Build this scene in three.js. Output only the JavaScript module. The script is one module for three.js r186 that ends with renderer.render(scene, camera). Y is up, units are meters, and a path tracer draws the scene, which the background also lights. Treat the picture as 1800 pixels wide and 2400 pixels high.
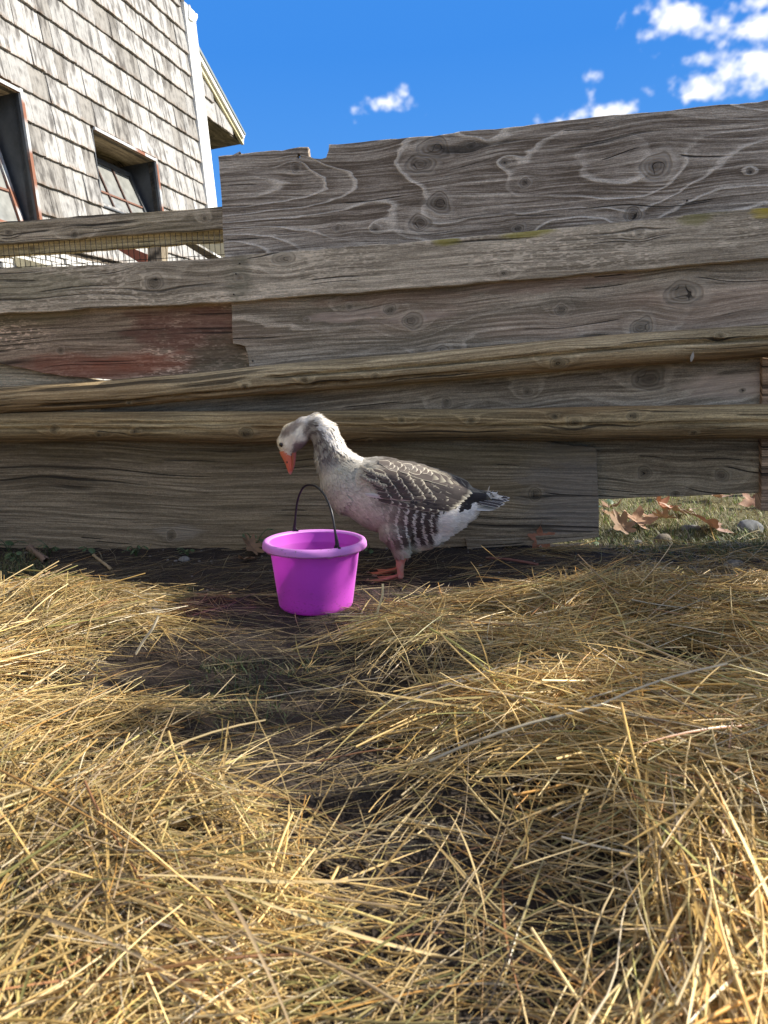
import * as THREE from 'three';
import { mergeGeometries, mergeVertices } from 'three/addons/utils/BufferGeometryUtils.js';
import { RoundedBoxGeometry } from 'three/addons/geometries/RoundedBoxGeometry.js';

// ------------------------------------------------------------------ camera, sky, sun, exposure
const scene = new THREE.Scene();
const R = Math.PI / 180;
const PW = 1800, PH = 2400, FPX = 1720;               // the photograph's frame and focal length in its pixels
const camera = new THREE.PerspectiveCamera(2 * Math.atan(PH / 2 / FPX) / R, PW / PH, 0.05, 600);
camera.position.set(0, 0.623, 0);
camera.rotation.order = 'YXZ';
camera.rotation.set(-10 * R, 0, -0.035);
camera.focus = 2.15;
camera.userData.fStop = 7.5;
camera.updateMatrixWorld(true);

const FENCE_YAW = 8.7 * R;
const FU = new THREE.Vector3(Math.cos(FENCE_YAW), 0, Math.sin(FENCE_YAW));       // along the fence, to the right
const FN = new THREE.Vector3(-Math.sin(FENCE_YAW), 0, Math.cos(FENCE_YAW));      // out of the fence, to the camera
const SUN_EL = 31 * R, SUN_BEHIND = 13 * R;
const SUN = FU.clone().multiplyScalar(Math.cos(SUN_BEHIND)).addScaledVector(FN, -Math.sin(SUN_BEHIND)).multiplyScalar(Math.cos(SUN_EL));
SUN.y = Math.sin(SUN_EL);

const sun = new THREE.DirectionalLight(new THREE.Color(1.0, 0.93, 0.82), 5.0);
sun.name = 'sun';
sun.position.copy(SUN).multiplyScalar(20);
sun.castShadow = true;
sun.shadow.mapSize.set(4096, 4096);
Object.assign(sun.shadow.camera, { left: -8, right: 8, top: 8, bottom: -8, near: 1, far: 60 });
sun.shadow.radius = 1;
scene.add(sun, sun.target);

const renderer = new THREE.WebGLRenderer({ antialias: true });
renderer.toneMapping = THREE.LinearToneMapping;
renderer.toneMappingExposure = 1.85;
renderer.shadowMap.enabled = true;

// ------------------------------------------------------------------ small helpers
function rng(seed) { let a = seed >>> 0; return () => { a = (a + 0x6d2b79f5) | 0; let t = Math.imul(a ^ (a >>> 15), 1 | a); t = (t + Math.imul(t ^ (t >>> 7), 61 | t)) ^ t; return ((t ^ (t >>> 14)) >>> 0) / 4294967296; }; }
function gauss(r) { return Math.sqrt(-2 * Math.log(r() + 1e-9)) * Math.cos(6.2832 * r()); }
const clamp = (x, a = 0, b = 1) => Math.min(b, Math.max(a, x)), mix = (a, b, t) => a + (b - a) * t;
const sm = (a, b, x) => { const t = clamp((x - a) / (b - a)); return t * t * (3 - 2 * t); };
const hash = (x, y, s) => { let h = Math.imul(x, 374761393) ^ Math.imul(y, 668265263) ^ Math.imul(s, 1442695041); h = Math.imul(h ^ (h >>> 13), 1274126177); return ((h ^ (h >>> 16)) >>> 0) / 4294967296; };
function n2(x, y, s = 0) {                                // value noise, 0..1
  const i = Math.floor(x), j = Math.floor(y); let u = x - i, v = y - j; u = u * u * (3 - 2 * u); v = v * v * (3 - 2 * v);
  const a = hash(i, j, s), b = hash(i + 1, j, s), c = hash(i, j + 1, s), d = hash(i + 1, j + 1, s);
  return a + (b - a) * u + (c - a) * v + (a - b - c + d) * u * v;
}
function fbm(x, y, s = 0, o = 4) { let t = 0, a = 0.5; for (let k = 0; k < o; k++) { t += a * n2(x, y, s + k * 17); x = x * 2.03 + 5.1; y = y * 2.03 + 1.7; a *= 0.5; } return t; }
const toLin = (c) => { c /= 255; return c <= 0.04045 ? c / 12.92 : ((c + 0.055) / 1.055) ** 2.4; };
const toS = (c) => { c = clamp(c); return 255 * (c <= 0.0031308 ? c * 12.92 : 1.055 * c ** (1 / 2.4) - 0.055); };
const L = (r, g, b) => [toLin(r), toLin(g), toLin(b)];
const mix3 = (a, b, t) => [mix(a[0], b[0], t), mix(a[1], b[1], t), mix(a[2], b[2], t)];
const mul3 = (a, k) => [a[0] * k, a[1] * k, a[2] * k];

const taken = {};
function numbered(name) { const k = (taken[name] = (taken[name] ?? -1) + 1); return k ? name + '_' + String(k).padStart(3, '0') : name; }
function tag(o, label, category, extra = {}) { o.userData = { ...o.userData, ...(label ? { label } : {}), ...(category ? { category } : {}), ...extra }; return o; }
function thing(name, label, category, extra) { const g = new THREE.Group(); g.name = numbered(name); scene.add(g); return tag(g, label, category, extra); }
function part(name, geo, mat, parent, extra) {
  const m = new THREE.Mesh(geo, mat); m.castShadow = m.receiveShadow = true; m.name = parent === scene ? numbered(name) : name; parent.add(m);
  if (extra) Object.assign(m.userData, extra); return m;
}
const std = (color, rough = 0.9, o = {}) => new THREE.MeshPhysicalMaterial({ color: new THREE.Color().setRGB(...color), roughness: rough, side: THREE.DoubleSide, ...o });

function ray(px, py) { return new THREE.Vector3((px - PW / 2) / FPX, (PH / 2 - py) / FPX, -1).applyQuaternion(camera.quaternion); }
function hitPlane(px, py, p0, n) { const d = ray(px, py), t = (p0.clone().sub(camera.position)).dot(n) / d.dot(n); return camera.position.clone().addScaledVector(d, t); }
const UPV = new THREE.Vector3(0, 1, 0);
const onGround = (px, py, y = 0) => hitPlane(px, py, new THREE.Vector3(0, y, 0), UPV);
function project(p) { const q = p.clone().sub(camera.position).applyQuaternion(camera.quaternion.clone().invert()); return [PW / 2 + FPX * q.x / -q.z, PH / 2 - FPX * q.y / -q.z, -q.z]; }
const FP0 = onGround(900, 1278);
function onFence(px, py, off) { const p = hitPlane(px, py, FP0.clone().addScaledVector(FN, off), FN).sub(FP0); return [p.dot(FU), p.y]; }
const fenceWorld = (u, v, off) => FP0.clone().addScaledVector(FU, u).addScaledVector(FN, off).setY(v);
const fenceDist = (x, z) => (x - FP0.x) * FN.x + (z - FP0.z) * FN.z;      // metres in front of the fence

function tex(w, h, fn, srgb = true) {                    // fn(x, y, out) with y up, out linear rgb or grey
  const data = new Uint8Array(w * h * 4), o = [0, 0, 0];
  for (let y = 0, i = 0; y < h; y++) for (let x = 0; x < w; x++, i += 4) {
    fn(x, y, o);
    for (let c = 0; c < 3; c++) data[i + c] = srgb ? toS(o[c]) : clamp(o[c]) * 255;
    data[i + 3] = 255;
  }
  return texOf(data, w, h, srgb);
}
function texOf(data, w, h, srgb) {
  const t = new THREE.DataTexture(data, w, h); t.magFilter = t.minFilter = THREE.LinearFilter; t.wrapS = t.wrapT = THREE.RepeatWrapping;
  if (srgb) t.colorSpace = THREE.SRGBColorSpace; t.needsUpdate = true; return t;
}

// ------------------------------------------------------------------ sky: deep autumn blue with scattered fair-weather clouds
{
  const W = 4096, H = 2048, data = new Float32Array(W * H * 4);
  // cumulus heaps: direction taken from the photograph, angular half sizes in degrees, strength
  const heaps = [[890, 250, 1.7, 0.65, 1], [962, 236, 0.9, 0.65, 0.62], [1592, 48, 1.9, 1.0, 0.95], [1545, 72, 1.3, .5, .6], [1690, 36, 1.3, 0.9, 0.55], [1795, 62, 2.2, 0.9, 0.95], [1790, 8, 1.6, .5, .7], [1795, 150, 2.3, 1.2, 1.1], [1730, 178, 1.3, 0.9, 0.85], [1650, 208, 1.5, 0.8, 0.9], [1640, 135, 0.9, .5, .5], [1384, 180, 0.7, 0.4, 0.6], [1425, 262, 2.4, 0.8, 1], [1440, 256, .8, .5, .5], [1350, 282, 2.4, 0.5, .6]];
  const hs = heaps.map(([px, py, a, b, k]) => { const d = ray(px, py).normalize(); return [Math.atan2(d.z, d.x), Math.asin(d.y), a * R, b * R, k]; });
  const top = [0.015, 0.078, 0.285], mid = [0.030, 0.152, 0.455], low = [0.12, 0.30, 0.55], white = [0.80, 0.78, 0.75], grey = [0.30, 0.34, 0.42];
  for (let j = 0, i = 0; j < H; j++) {
    const el = ((j + 0.5) / H - 0.5) * Math.PI, y = Math.sin(el);
    for (let k = 0; k < W; k++, i += 4) {
      const az = ((k + 0.5) / W - 0.5) * 2 * Math.PI;
      let c;
      if (el < 0) c = [0.20, 0.165, 0.10];
      else {
        const e = el / R;
        c = e < 22 ? mix3(low, mid, Math.pow(e / 22, 0.6)) : mix3(mid, top, sm(22, 80, e));
        const cs = Math.cos(el) * (Math.cos(az) * SUN.x + Math.sin(az) * SUN.z) + y * SUN.y, near = Math.exp(-(1 - clamp(cs, -1, 1)) * 14);
        c = [c[0] + near * 0.5, c[1] + near * 0.45, c[2] + near * 0.35];
        let m = 0, shade = 0;
        for (const [a, b, ra, rb, s] of hs) {
          let da = az - a; if (da > Math.PI) da -= 6.28319; if (da < -Math.PI) da += 6.28319;
          da *= Math.cos(el); const db = el - b, q = (da / ra) ** 2 + (db / rb) ** 2;
          if (q < 6) { const g = s * Math.exp(-q * 0.9); m = Math.max(m, g); shade += g * sm(0.2, -0.9, db / rb) * (ra > 3 * R ? 1 : 0.35); }
        }
        // more clouds of this kind, added out of view to whiten and brighten ambient light
        const view = Math.cos(el) * -Math.sin(az);
        const cl = sm(0.40, 0.60, fbm(Math.cos(az) * 2.6 / (y + 0.35) + 9, Math.sin(az) * 2.6 / (y + 0.35), 3, 5)) * sm(0.66, 0.40, view) * sm(0.02, 0.1, y);
        let dens = 0;
        if (m > 0.03) { const f = fbm(az * 30, el * 44, 7, 6), f2 = fbm(az * 110, el * 140, 11, 5); dens = Math.pow(sm(0.26, 1.12, m * 0.92 + (f - 0.48) * 1.5 + (f2 - 0.48) * 0.7), 0.9); }
        const all = Math.max(dens, cl), cc = mix3(white, grey, clamp(shade * 0.85 * dens + cl * 0.35));
        c = mix3(c, cc, all * 0.96);
      }
      data[i] = c[0]; data[i + 1] = c[1]; data[i + 2] = c[2]; data[i + 3] = 1;
    }
  }
  const sky = new THREE.DataTexture(data, W, H, THREE.RGBAFormat, THREE.FloatType);
  sky.mapping = THREE.EquirectangularReflectionMapping; sky.magFilter = sky.minFilter = THREE.LinearFilter; sky.needsUpdate = true;
  scene.background = sky; scene.environment = sky;
}
// ------------------------------------------------------------------ ground: one sheet, uneven soil with hay heaped on it
const G2 = (px, py) => { const p = onGround(px, py); return [p.x, p.z]; };
const MOUNDS = [   // photo place, radii (m) along and across the turn, height (m), turn
  [90, 1490, 0.44, 0.28, 0.10, 0.1], [10, 1700, 0.42, 0.26, 0.06, 0.3], [300, 1560, 0.24, 0.12, 0.035, 0.2], [1000, 1545, 0.17, 0.13, 0.075, -0.3], [1190, 1620, 0.30, 0.15, 0.10, -0.5],
  [1440, 1780, 0.28, 0.16, 0.075, -0.6], [1330, 1430, 0.4, 0.13, 0.03, 0], [1750, 1450, 0.4, 0.15, 0.035, 0.1], [1320, 2040, 0.20, 0.20, 0.065, 0.8], [1050, 1900, 0.12, 0.1, 0.03, 0], [200, 2080, 0.26, 0.13, 0.04, 0.1], [1750, 1950, 0.16, 0.16, 0.05, 0], [420, 1850, 0.16, 0.09, 0.02, 0.3],
].map(([px, py, a, b, h, t]) => [...G2(px, py), a, b, h, t]);
const HOLLOWS = [[570, 1570, 0.34, 0.27], [470, 1640, 0.22, 0.13], [660, 1620, 0.20, 0.14], [640, 1500, 0.3, 0.12], [560, 1760, 0.24, 0.11], [690, 1700, 0.20, 0.14], [790, 1830, 0.17, 0.12], [860, 1960, 0.13, 0.10], [900, 2090, 0.10, 0.07], [1680, 1620, .16, .08], [330, 1850, 0.16, 0.05], [760, 1930, .12, .05], [1560, 1560, .2, .07], [1650, 1790, 0.12, 0.06], [1080, 1840, .1, .04], [840, 2080, .1, .03], [1240, 2180, .07, .03], [450, 2060, .08, .03]].map(([px, py, a, b]) => [...G2(px, py), a, b]);
const BUCKET_AT = onGround(741, 1421), FOOT_AT = onGround(930, 1362);
function bare(x, z) {                                    // 1 where the soil lies open
  const d = fenceDist(x, z), side = sm(0.1, 0.9, x);
  let k = sm(mix(0.90, 0.64, side), mix(0.64, 0.38, side), d + 0.16 * (n2(x * 5, z * 5, 71) - 0.5)) * mix(1, 0.80, side);
  for (const [hx, hz, a, b] of HOLLOWS) k = Math.max(k, 0.97 * sm(1.5, 0.45, Math.hypot((x - hx) / a, (z - hz) / b) + 0.5 * (n2(x * 9, z * 9, 74) - 0.5)));
  k = Math.max(k, 1.15 * Math.exp(-(((x - BUCKET_AT.x + 0.10) / 0.40) ** 2 + ((z - BUCKET_AT.z - 0.07) / 0.28) ** 2)));
  k = Math.max(k, 1.3 * Math.exp(-(((x - FOOT_AT.x + 0.05) / 0.27) ** 2 + ((z - FOOT_AT.z - 0.11) / 0.27) ** 2)));
  k = Math.max(k, 0.75 * sm(0.62, 0.78, n2(x * 4.5 + 3, z * 4.5, 73)) * sm(-2.6, -2.2, z));
  return clamp(k);
}
function heap(x, z) {                                    // thickness of the hay (m)
  let h = 0.012 + (0.012 + 0.016 * sm(-2.2, -1.0, z)) * (n2(x * 3.1, z * 3.1, 5) - 0.3) * 1.6 + 0.014 * (n2(x * 8, z * 8, 6) - 0.5) * sm(-2.4, -1.4, z);
  for (const [mx, mz, a, b, k, t] of MOUNDS) { const dx = x - mx, dz = z - mz, c = Math.cos(t), s = Math.sin(t), p = (dx * c - dz * s) / a, q = (dx * s + dz * c) / b; const e = p * p + q * q; if (e < 7) h += k * Math.exp(-e); }
  return Math.max(0.004, h) * (1 - 0.93 * bare(x, z)) * sm(-0.05, 0.15, fenceDist(x, z));
}
const soil = (x, z) => 0.012 * (fbm(x * 4, z * 4, 21, 3) - 0.45) + (0.010 * (n2(x * 22, z * 22, 22) - 0.5) + 0.007 * Math.max(0, n2(x * 48, z * 48, 23) - 0.45)) * sm(3, 1, Math.abs(x) * 0.5) + 0.03 * sm(0.05, -0.35, fenceDist(x, z));
const ground = (x, z) => soil(x, z) + 0.72 * heap(x, z);
{
  const axis = (a, b, step, far) => { const v = []; for (let x = a; x <= b + 1e-6; x += step) v.push(x); let s = step, l = a, r = b; while (r < far) { s *= 1.28; l -= s; r += s; v.unshift(l); v.push(r); } return v; };
  const xs = axis(-2.6, 2.6, 0.018, 220), zs = axis(-3.7, 0.3, 0.018, 220), nx = xs.length, nz = zs.length;
  const pos = new Float32Array(nx * nz * 3), col = new Float32Array(nx * nz * 3), uv = new Float32Array(nx * nz * 2), idx = [];
  for (let j = 0; j < nz; j++) for (let i = 0; i < nx; i++) {
    const k = j * nx + i, x = xs[i], z = zs[j], near = Math.abs(x) < 6 && z > -8 && z < 5, d = fenceDist(x, z);
    const b = near ? bare(x, z) : 0, big = n2(x * 0.7, z * 0.7, 31), fine = n2(x * 9, z * 9, 32);
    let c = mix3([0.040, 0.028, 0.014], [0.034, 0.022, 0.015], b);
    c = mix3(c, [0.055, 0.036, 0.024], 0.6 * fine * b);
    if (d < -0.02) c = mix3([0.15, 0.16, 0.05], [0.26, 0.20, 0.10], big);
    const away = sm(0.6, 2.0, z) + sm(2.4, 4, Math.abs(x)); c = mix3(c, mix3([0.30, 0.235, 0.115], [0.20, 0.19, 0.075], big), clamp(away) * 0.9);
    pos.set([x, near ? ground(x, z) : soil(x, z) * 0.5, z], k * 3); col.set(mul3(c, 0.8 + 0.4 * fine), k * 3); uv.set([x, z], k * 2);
    if (i && j) idx.push(k - nx - 1, k - 1, k - nx, k - nx, k - 1, k);
  }
  const g = new THREE.BufferGeometry();
  g.setAttribute('position', new THREE.BufferAttribute(pos, 3)); g.setAttribute('color', new THREE.BufferAttribute(col, 3)); g.setAttribute('uv', new THREE.BufferAttribute(uv, 2)); g.setIndex(idx); g.computeVertexNormals();
  const wrapN = (x, y, f, s) => { const u = x / 1024, v = y / 1024, a = n2(u * f, v * f, s), b = n2((u - 1) * f, v * f, s), c = n2(u * f, (v - 1) * f, s), d = n2((u - 1) * f, (v - 1) * f, s); return mix(mix(a, b, u), mix(c, d, u), v); };
  const hmap = new Float32Array(1024 * 1024);
  for (let y = 0; y < 1024; y++) for (let x = 0; x < 1024; x++) hmap[y * 1024 + x] = 0.4 * wrapN(x, y, 40, 1) + 0.35 * wrapN(x, y, 110, 2) + 0.25 * wrapN(x, y, 300, 3);
  const cm = tex(1024, 1024, (x, y, o) => { const h = hmap[y * 1024 + x], k = 0.35 + 1.15 * h + (h > 0.72 ? 0.35 : 0); o[0] = 0.62 * k; o[1] = 0.60 * k; o[2] = 0.57 * k; });
  const bm = tex(1024, 1024, (x, y, o) => { o[0] = o[1] = o[2] = hmap[y * 1024 + x]; }, false);
  const m = new THREE.MeshStandardMaterial({ vertexColors: true, map: cm, bumpMap: bm, bumpScale: 0.02, roughness: 0.97, side: THREE.DoubleSide });
  cm.repeat.set(1.1, 1.1); bm.repeat.set(1.1, 1.1);
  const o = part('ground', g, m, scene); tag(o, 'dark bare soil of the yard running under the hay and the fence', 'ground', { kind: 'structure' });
}
// ------------------------------------------------------------------ weathered wood
// knots are [along, across, radius] in metres in the board's own axes
function wood(len, wid, o) {
  const W = o.W ?? 2048, H = o.H ?? 512, s = o.seed, map = new Uint8Array(W * H * 4), bump = new Uint8Array(W * H * 4), knots = o.knots ?? [];
  const rc = rng(s * 7 + 1), checks = []; for (let k = 0; k < (o.checks ?? 16); k++) checks.push([rc() * len - 0.1, rc() * wid, 0.08 + 0.5 * rc() * rc(), 0.0007 + 0.0011 * rc()]);
  const dark = o.dark, pale = o.pale, kt = o.rings ?? 14, amp = o.amp ?? 1.6;
  for (let j = 0, i = 0; j < H; j++) for (let k = 0; k < W; k++, i += 4) {
    const x = (k + 0.5) / W * len, y = (j + 0.5) / H * wid;
    let te = y + (n2(x * 1.7, y * 2.5, s) - 0.5) * (o.wave ?? 0.05) + (n2(x * 6, y * 9, s + 1) - 0.5) * 0.012, phi = 0, inK = 0, halo = 0, kr = 0, crack = 0;
    for (const [kx, ky, r] of knots) {
      const dx = x - kx, dy = y - ky; if (Math.abs(dx) > r * 9 || Math.abs(dy) > r * 6) continue;
      const e = Math.exp(-((dx / (r * 3.2)) ** 2 + (dy / (r * 1.9)) ** 2)); te -= dy * e * 0.85;
      phi += (o.knotRings ?? 1.3) * Math.exp(-((dx / (r * 3.4)) ** 2 + (dy / (r * 2.1)) ** 2)) * Math.min(1, r / 0.02);
      const wob = 0.92 + 0.5 * (n2(dx / r * 1.1 + kx * 50, dy / r * 1.1, s + 40) - 0.5), el = 0.95 + 0.6 * hash(Math.floor(kx * 999), 3, s), rr = Math.hypot(dx / el, dy) / (r * wob);
      if (rr < 1) { inK = Math.max(inK, sm(1, 0.86, rr)); kr = rr; crack = Math.max(crack, sm(0.035, 0.012, Math.abs(n2(dx / r * 1.7 + kx * 30, dy / r * 1.7 + 5, s + 41) - 0.5)) * sm(0.8, 0.35, rr)); }
      halo = Math.max(halo, sm(1.55, 1.1, rr) * sm(0.9, 1.05, rr));
    }
    phi += te * kt + amp * (n2(x * (o.fx ?? 1.0) + 3, te * (o.fy ?? 4.0), s + 3) - 0.5) * 2 + amp * 0.30 * (n2(x * 3.0, te * 8, s + 4) - 0.5) * 2 + 0.16 * (n2(x * 22, te * 60, s + 5) - 0.5);
    const bk = (o.bands ?? 0.6) * (0.25 + 0.95 * sm(0.3, 0.7, n2(x * 2.1, y * 7, s + 42)));
    const p = phi - Math.floor(phi), band = sm(0.0, o.b0 ?? 0.06, p) * sm(o.b1 ?? 0.34, o.b0 ?? 0.05, p), after = sm(0.45, 0.98, p) * sm(1.0, 0.985, p);
    const tf = mix(te, y, 0.35), g1 = n2(x * 4, tf * 170 + 3 * n2(x * 2, y * 20, s + 43), s + 6), g2 = n2(x * 11, tf * 430, s + 7), g3 = n2(x * 60, tf * 900, s + 8), soft = fbm(x * 1.4, y * 5, s + 9, 3);
    const split = sm(0.80 - (o.splits ?? 0), 0.93 - (o.splits ?? 0), n2(x * 2.2, te * 120, s + 10)) * sm(0.45, 0.7, n2(x * 1.1, y * 12, s + 11));
    const grain = 0.45 * g1 + 0.33 * g2 + 0.22 * g3;
    let v = bk * band - 0.22 * bk * after + 0.33 + 1.25 * (grain - 0.46) + 0.9 * (soft - 0.45);
    let c = mix3(dark, pale, clamp(v)); c = mul3(c, 0.74 + 0.52 * n2(x * 330, y * 520, s + 44));
    if (o.tint) { const t = sm(0.40, 0.68, fbm(x * 1.1 + 7, y * 6, s + 12, 4)); c = mix3(c, o.tint, t * (o.tintK ?? 0.4)); }
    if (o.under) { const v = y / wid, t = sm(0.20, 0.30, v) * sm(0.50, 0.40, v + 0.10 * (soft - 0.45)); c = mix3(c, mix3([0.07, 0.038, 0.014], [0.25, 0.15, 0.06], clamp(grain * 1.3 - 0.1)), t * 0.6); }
    if (o.fleck) { const f = sm(0.55, 0.68, n2(x * 90, te * 330, s + 13) * 0.6 + n2(x * 34, te * 140, s + 14) * 0.4) * sm(0.28, 0.55, fbm(x * 2.3, y * 9, s + 15, 3)); c = mix3(c, o.fleck, f * (o.fleckK ?? 0.6)); }
    if (o.red) { const [rx, ry, ra, rb] = o.red, q = ((x - rx) / ra) ** 2 + ((y - ry) / rb) ** 2, f = Math.exp(-q) * (0.55 + 0.9 * (soft - 0.4)) ; c = mix3(c, [0.24, 0.062, 0.032], clamp(f * 1.15)); }
    if (o.moss) { const edge = y / wid, f = sm(0.80, 1.0, edge + 0.3 * (fbm(x * 7, y * 20, s + 16, 3) - 0.5)) * sm(0.42, 0.62, n2(x * 3.1, 4, s + 17)); c = mix3(c, [0.15, 0.155, 0.055], f * 0.75); }
    if (o.patch) for (const [qx, qy, qa, qb, qc, qk] of o.patch) { const q = ((x - qx) / qa) ** 2 + ((y - qy) / qb) ** 2 + (fbm(x * 14, y * 40, s + 18, 3) - 0.45) * 2.4; c = mix3(c, qc, sm(1.7, 0.1, q) * qk); }
    const sp = n2(x * 260, y * 260, s + 19); if (sp > 0.93) c = mul3(c, 1.25); else if (sp < 0.06) c = mul3(c, 0.7);
    if (inK) { const ring = 0.5 + 0.5 * Math.sin(kr * 26 + g1 * 2); c = mix3(c, mix3(mul3(dark, 0.62), pale, clamp(0.06 + 0.50 * kr ** 1.6 + 0.22 * (ring - 0.5) * sm(0.1, 0.5, kr) + 0.3 * (g1 - 0.5))), inK * 0.85); c = mul3(c, 1 - 0.34 * sm(0.84, 0.95, kr) * (0.4 + 0.9 * g2)); }
    for (const [qx, qy, ql, qw] of checks) if (x > qx && x < qx + ql) { const d = Math.abs(te - qy - 0.004 * (n2(x * 9, qy * 99, s + 45) - 0.5)), w = qw * sm(0, 0.12, (x - qx) / ql) * sm(1, 0.8, (x - qx) / ql); if (d < w * 1.6) crack = Math.max(crack, sm(w * 1.6, w * 0.5, d)); }
    c = mix3(c, mul3(pale, 0.95), halo * 0.28);
    c = mul3(c, (1 - 0.75 * split) * (1 - 0.85 * crack) * (0.62 + 0.80 * grain));
    const h = clamp(0.45 + 0.30 * (grain - 0.5) + 0.30 * bk * band - 0.45 * split - 0.5 * crack - 0.10 * inK + 0.16 * inK * (0.5 + 0.5 * Math.sin(kr * 26)) + 0.18 * halo);
    map[i] = toS(c[0] * (o.gain ?? 1) * 1.24); map[i + 1] = toS(c[1] * (o.gain ?? 1) * 1.22); map[i + 2] = toS(c[2] * (o.gain ?? 1) * 1.15); map[i + 3] = 255;
    bump[i] = bump[i + 1] = bump[i + 2] = h * 255; bump[i + 3] = 255;
  }
  return new THREE.MeshStandardMaterial({ map: texOf(map, W, H, true), bumpMap: texOf(bump, W, H, false), bumpScale: (o.bump ?? 0.004) * 1.6, roughness: 0.93, side: THREE.DoubleSide });
}

const fence = thing('wooden_fence', 'old grey fence of overlapping weathered boards and two round rails behind the goose', 'fence');
fence.position.copy(FP0); fence.rotation.y = -FENCE_YAW;
// A board: outline in photo pixels carried onto the plane of its front face; ragged sawn edge, real thickness.
function board(name, outline, front, thick, o) {
  const r = rng(o.seed * 31 + 5), pts = outline.map(([x, y]) => onFence(x, y, front));
  const ax = o.axis ? o.axis.map((k) => pts[k]) : null, ang = ax ? Math.atan2(ax[1][1] - ax[0][1], ax[1][0] - ax[0][0]) : 0, ca = Math.cos(ang), sa = Math.sin(ang);
  const out = [];
  for (let i = 0; i < pts.length; i++) {
    const a = pts[i], b = pts[(i + 1) % pts.length], len = Math.hypot(b[0] - a[0], b[1] - a[1]), n = Math.max(1, Math.round(len / 0.03)), nx = -(b[1] - a[1]) / len, ny = (b[0] - a[0]) / len;
    for (let k = 0; k < n; k++) { const t = k / n, w = k ? ((n2((a[0] + t * len) * 9, i, o.seed) - 0.5) * 0.006 + (r() - 0.5) * 0.002 - (r() < 0.05 ? 0.004 * r() : 0)) * (o.rag ?? 1) : 0; out.push(new THREE.Vector2(mix(a[0], b[0], t) + nx * w, mix(a[1], b[1], t) + ny * w)); }
  }
  const shape = new THREE.Shape(out);
  for (const [hx, hy, hr] of o.holes ?? []) { const [u, v] = onFence(hx, hy, front), p = []; for (let k = 0; k < 9; k++) { const q = hr * (0.7 + 0.6 * r()); p.push(new THREE.Vector2(u + q * 0.7 * Math.cos(k * 0.698), v + q * Math.sin(k * 0.698))); } shape.holes.push(new THREE.Path(p)); }
  const g = new THREE.ExtrudeGeometry(shape, { depth: thick - 0.004, bevelEnabled: true, bevelThickness: 0.002, bevelSize: 0.002, bevelOffset: -0.002, bevelSegments: 1, curveSegments: 1 });
  g.translate(0, 0, front - thick + 0.002);
  const P = g.attributes.position, uv = g.attributes.uv; let x0 = 1e9, y0 = 1e9, x1 = -1e9, y1 = -1e9;
  const al = (i) => P.getX(i) * ca + P.getY(i) * sa, ac = (i) => -P.getX(i) * sa + P.getY(i) * ca;
  for (let i = 0; i < P.count; i++) { const a = al(i), c = ac(i); x0 = Math.min(x0, a); x1 = Math.max(x1, a); y0 = Math.min(y0, c); y1 = Math.max(y1, c); }
  const len = x1 - x0, wid = y1 - y0;
  for (let i = 0; i < P.count; i++) uv.setXY(i, (al(i) - x0 + (P.getZ(i) - front) * 0.15) / len, clamp((ac(i) - y0 + (P.getZ(i) - front) * 0.7) / wid, 0.002, 0.998));
  const own = ([px, py, rpx]) => { const [u, v] = onFence(px, py, front); return [u * ca + v * sa - x0, -u * sa + v * ca - y0, rpx * 0.00165]; };
  const mat = o.mat ?? wood(len, wid, { ...o, knots: (o.knots ?? []).map(own), red: o.red && [...own(o.red).slice(0, 2), ...o.red.slice(2)], patch: o.patch?.map((q) => [...own(q).slice(0, 2), ...q.slice(2)]) });
  return part(name, g, mat, fence, o.label ? { label: o.label } : undefined);
}
const GREYD = [0.088, 0.074, 0.062], GREYP = [0.30, 0.285, 0.27];
// the broad top board with its broken notch
board('board', [[511, 366], [560, 361], [640, 352], [722, 344], [724, 366], [736, 371], [752, 372], [764, 369], [770, 352], [771, 338], [1060, 312], [1460, 268], [1800, 234], [2500, 158], [2500, 445], [1800, 502], [1000, 574], [527, 606], [520, 480]], 0.034, 0.030,
  { seed: 3, axis: [11, 12], dark: [0.125, 0.095, 0.070], pale: [0.449, 0.394, 0.334], rings: 9, amp: 3.6, fx: 1.5, fy: 5, b0: 0.05, b1: 0.24, knotRings: 0.9, wave: 0.06, bands: 0.95, bump: 0.005, W: 2048, H: 768, rag: 1.3, holes: [[700, 366, 0.0075], [562, 361, 0.005]],
    knots: [[985, 385, 22], [1020, 346, 24], [1032, 475, 24], [985, 524, 22], [695, 393, 11], [1182, 381, 9], [1230, 428, 10], [1535, 389, 30], [1482, 505, 18], [1215, 536, 9], [880, 535, 9], [790, 535, 8], [1758, 402, 8], [1104, 342, 7]] });
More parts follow.
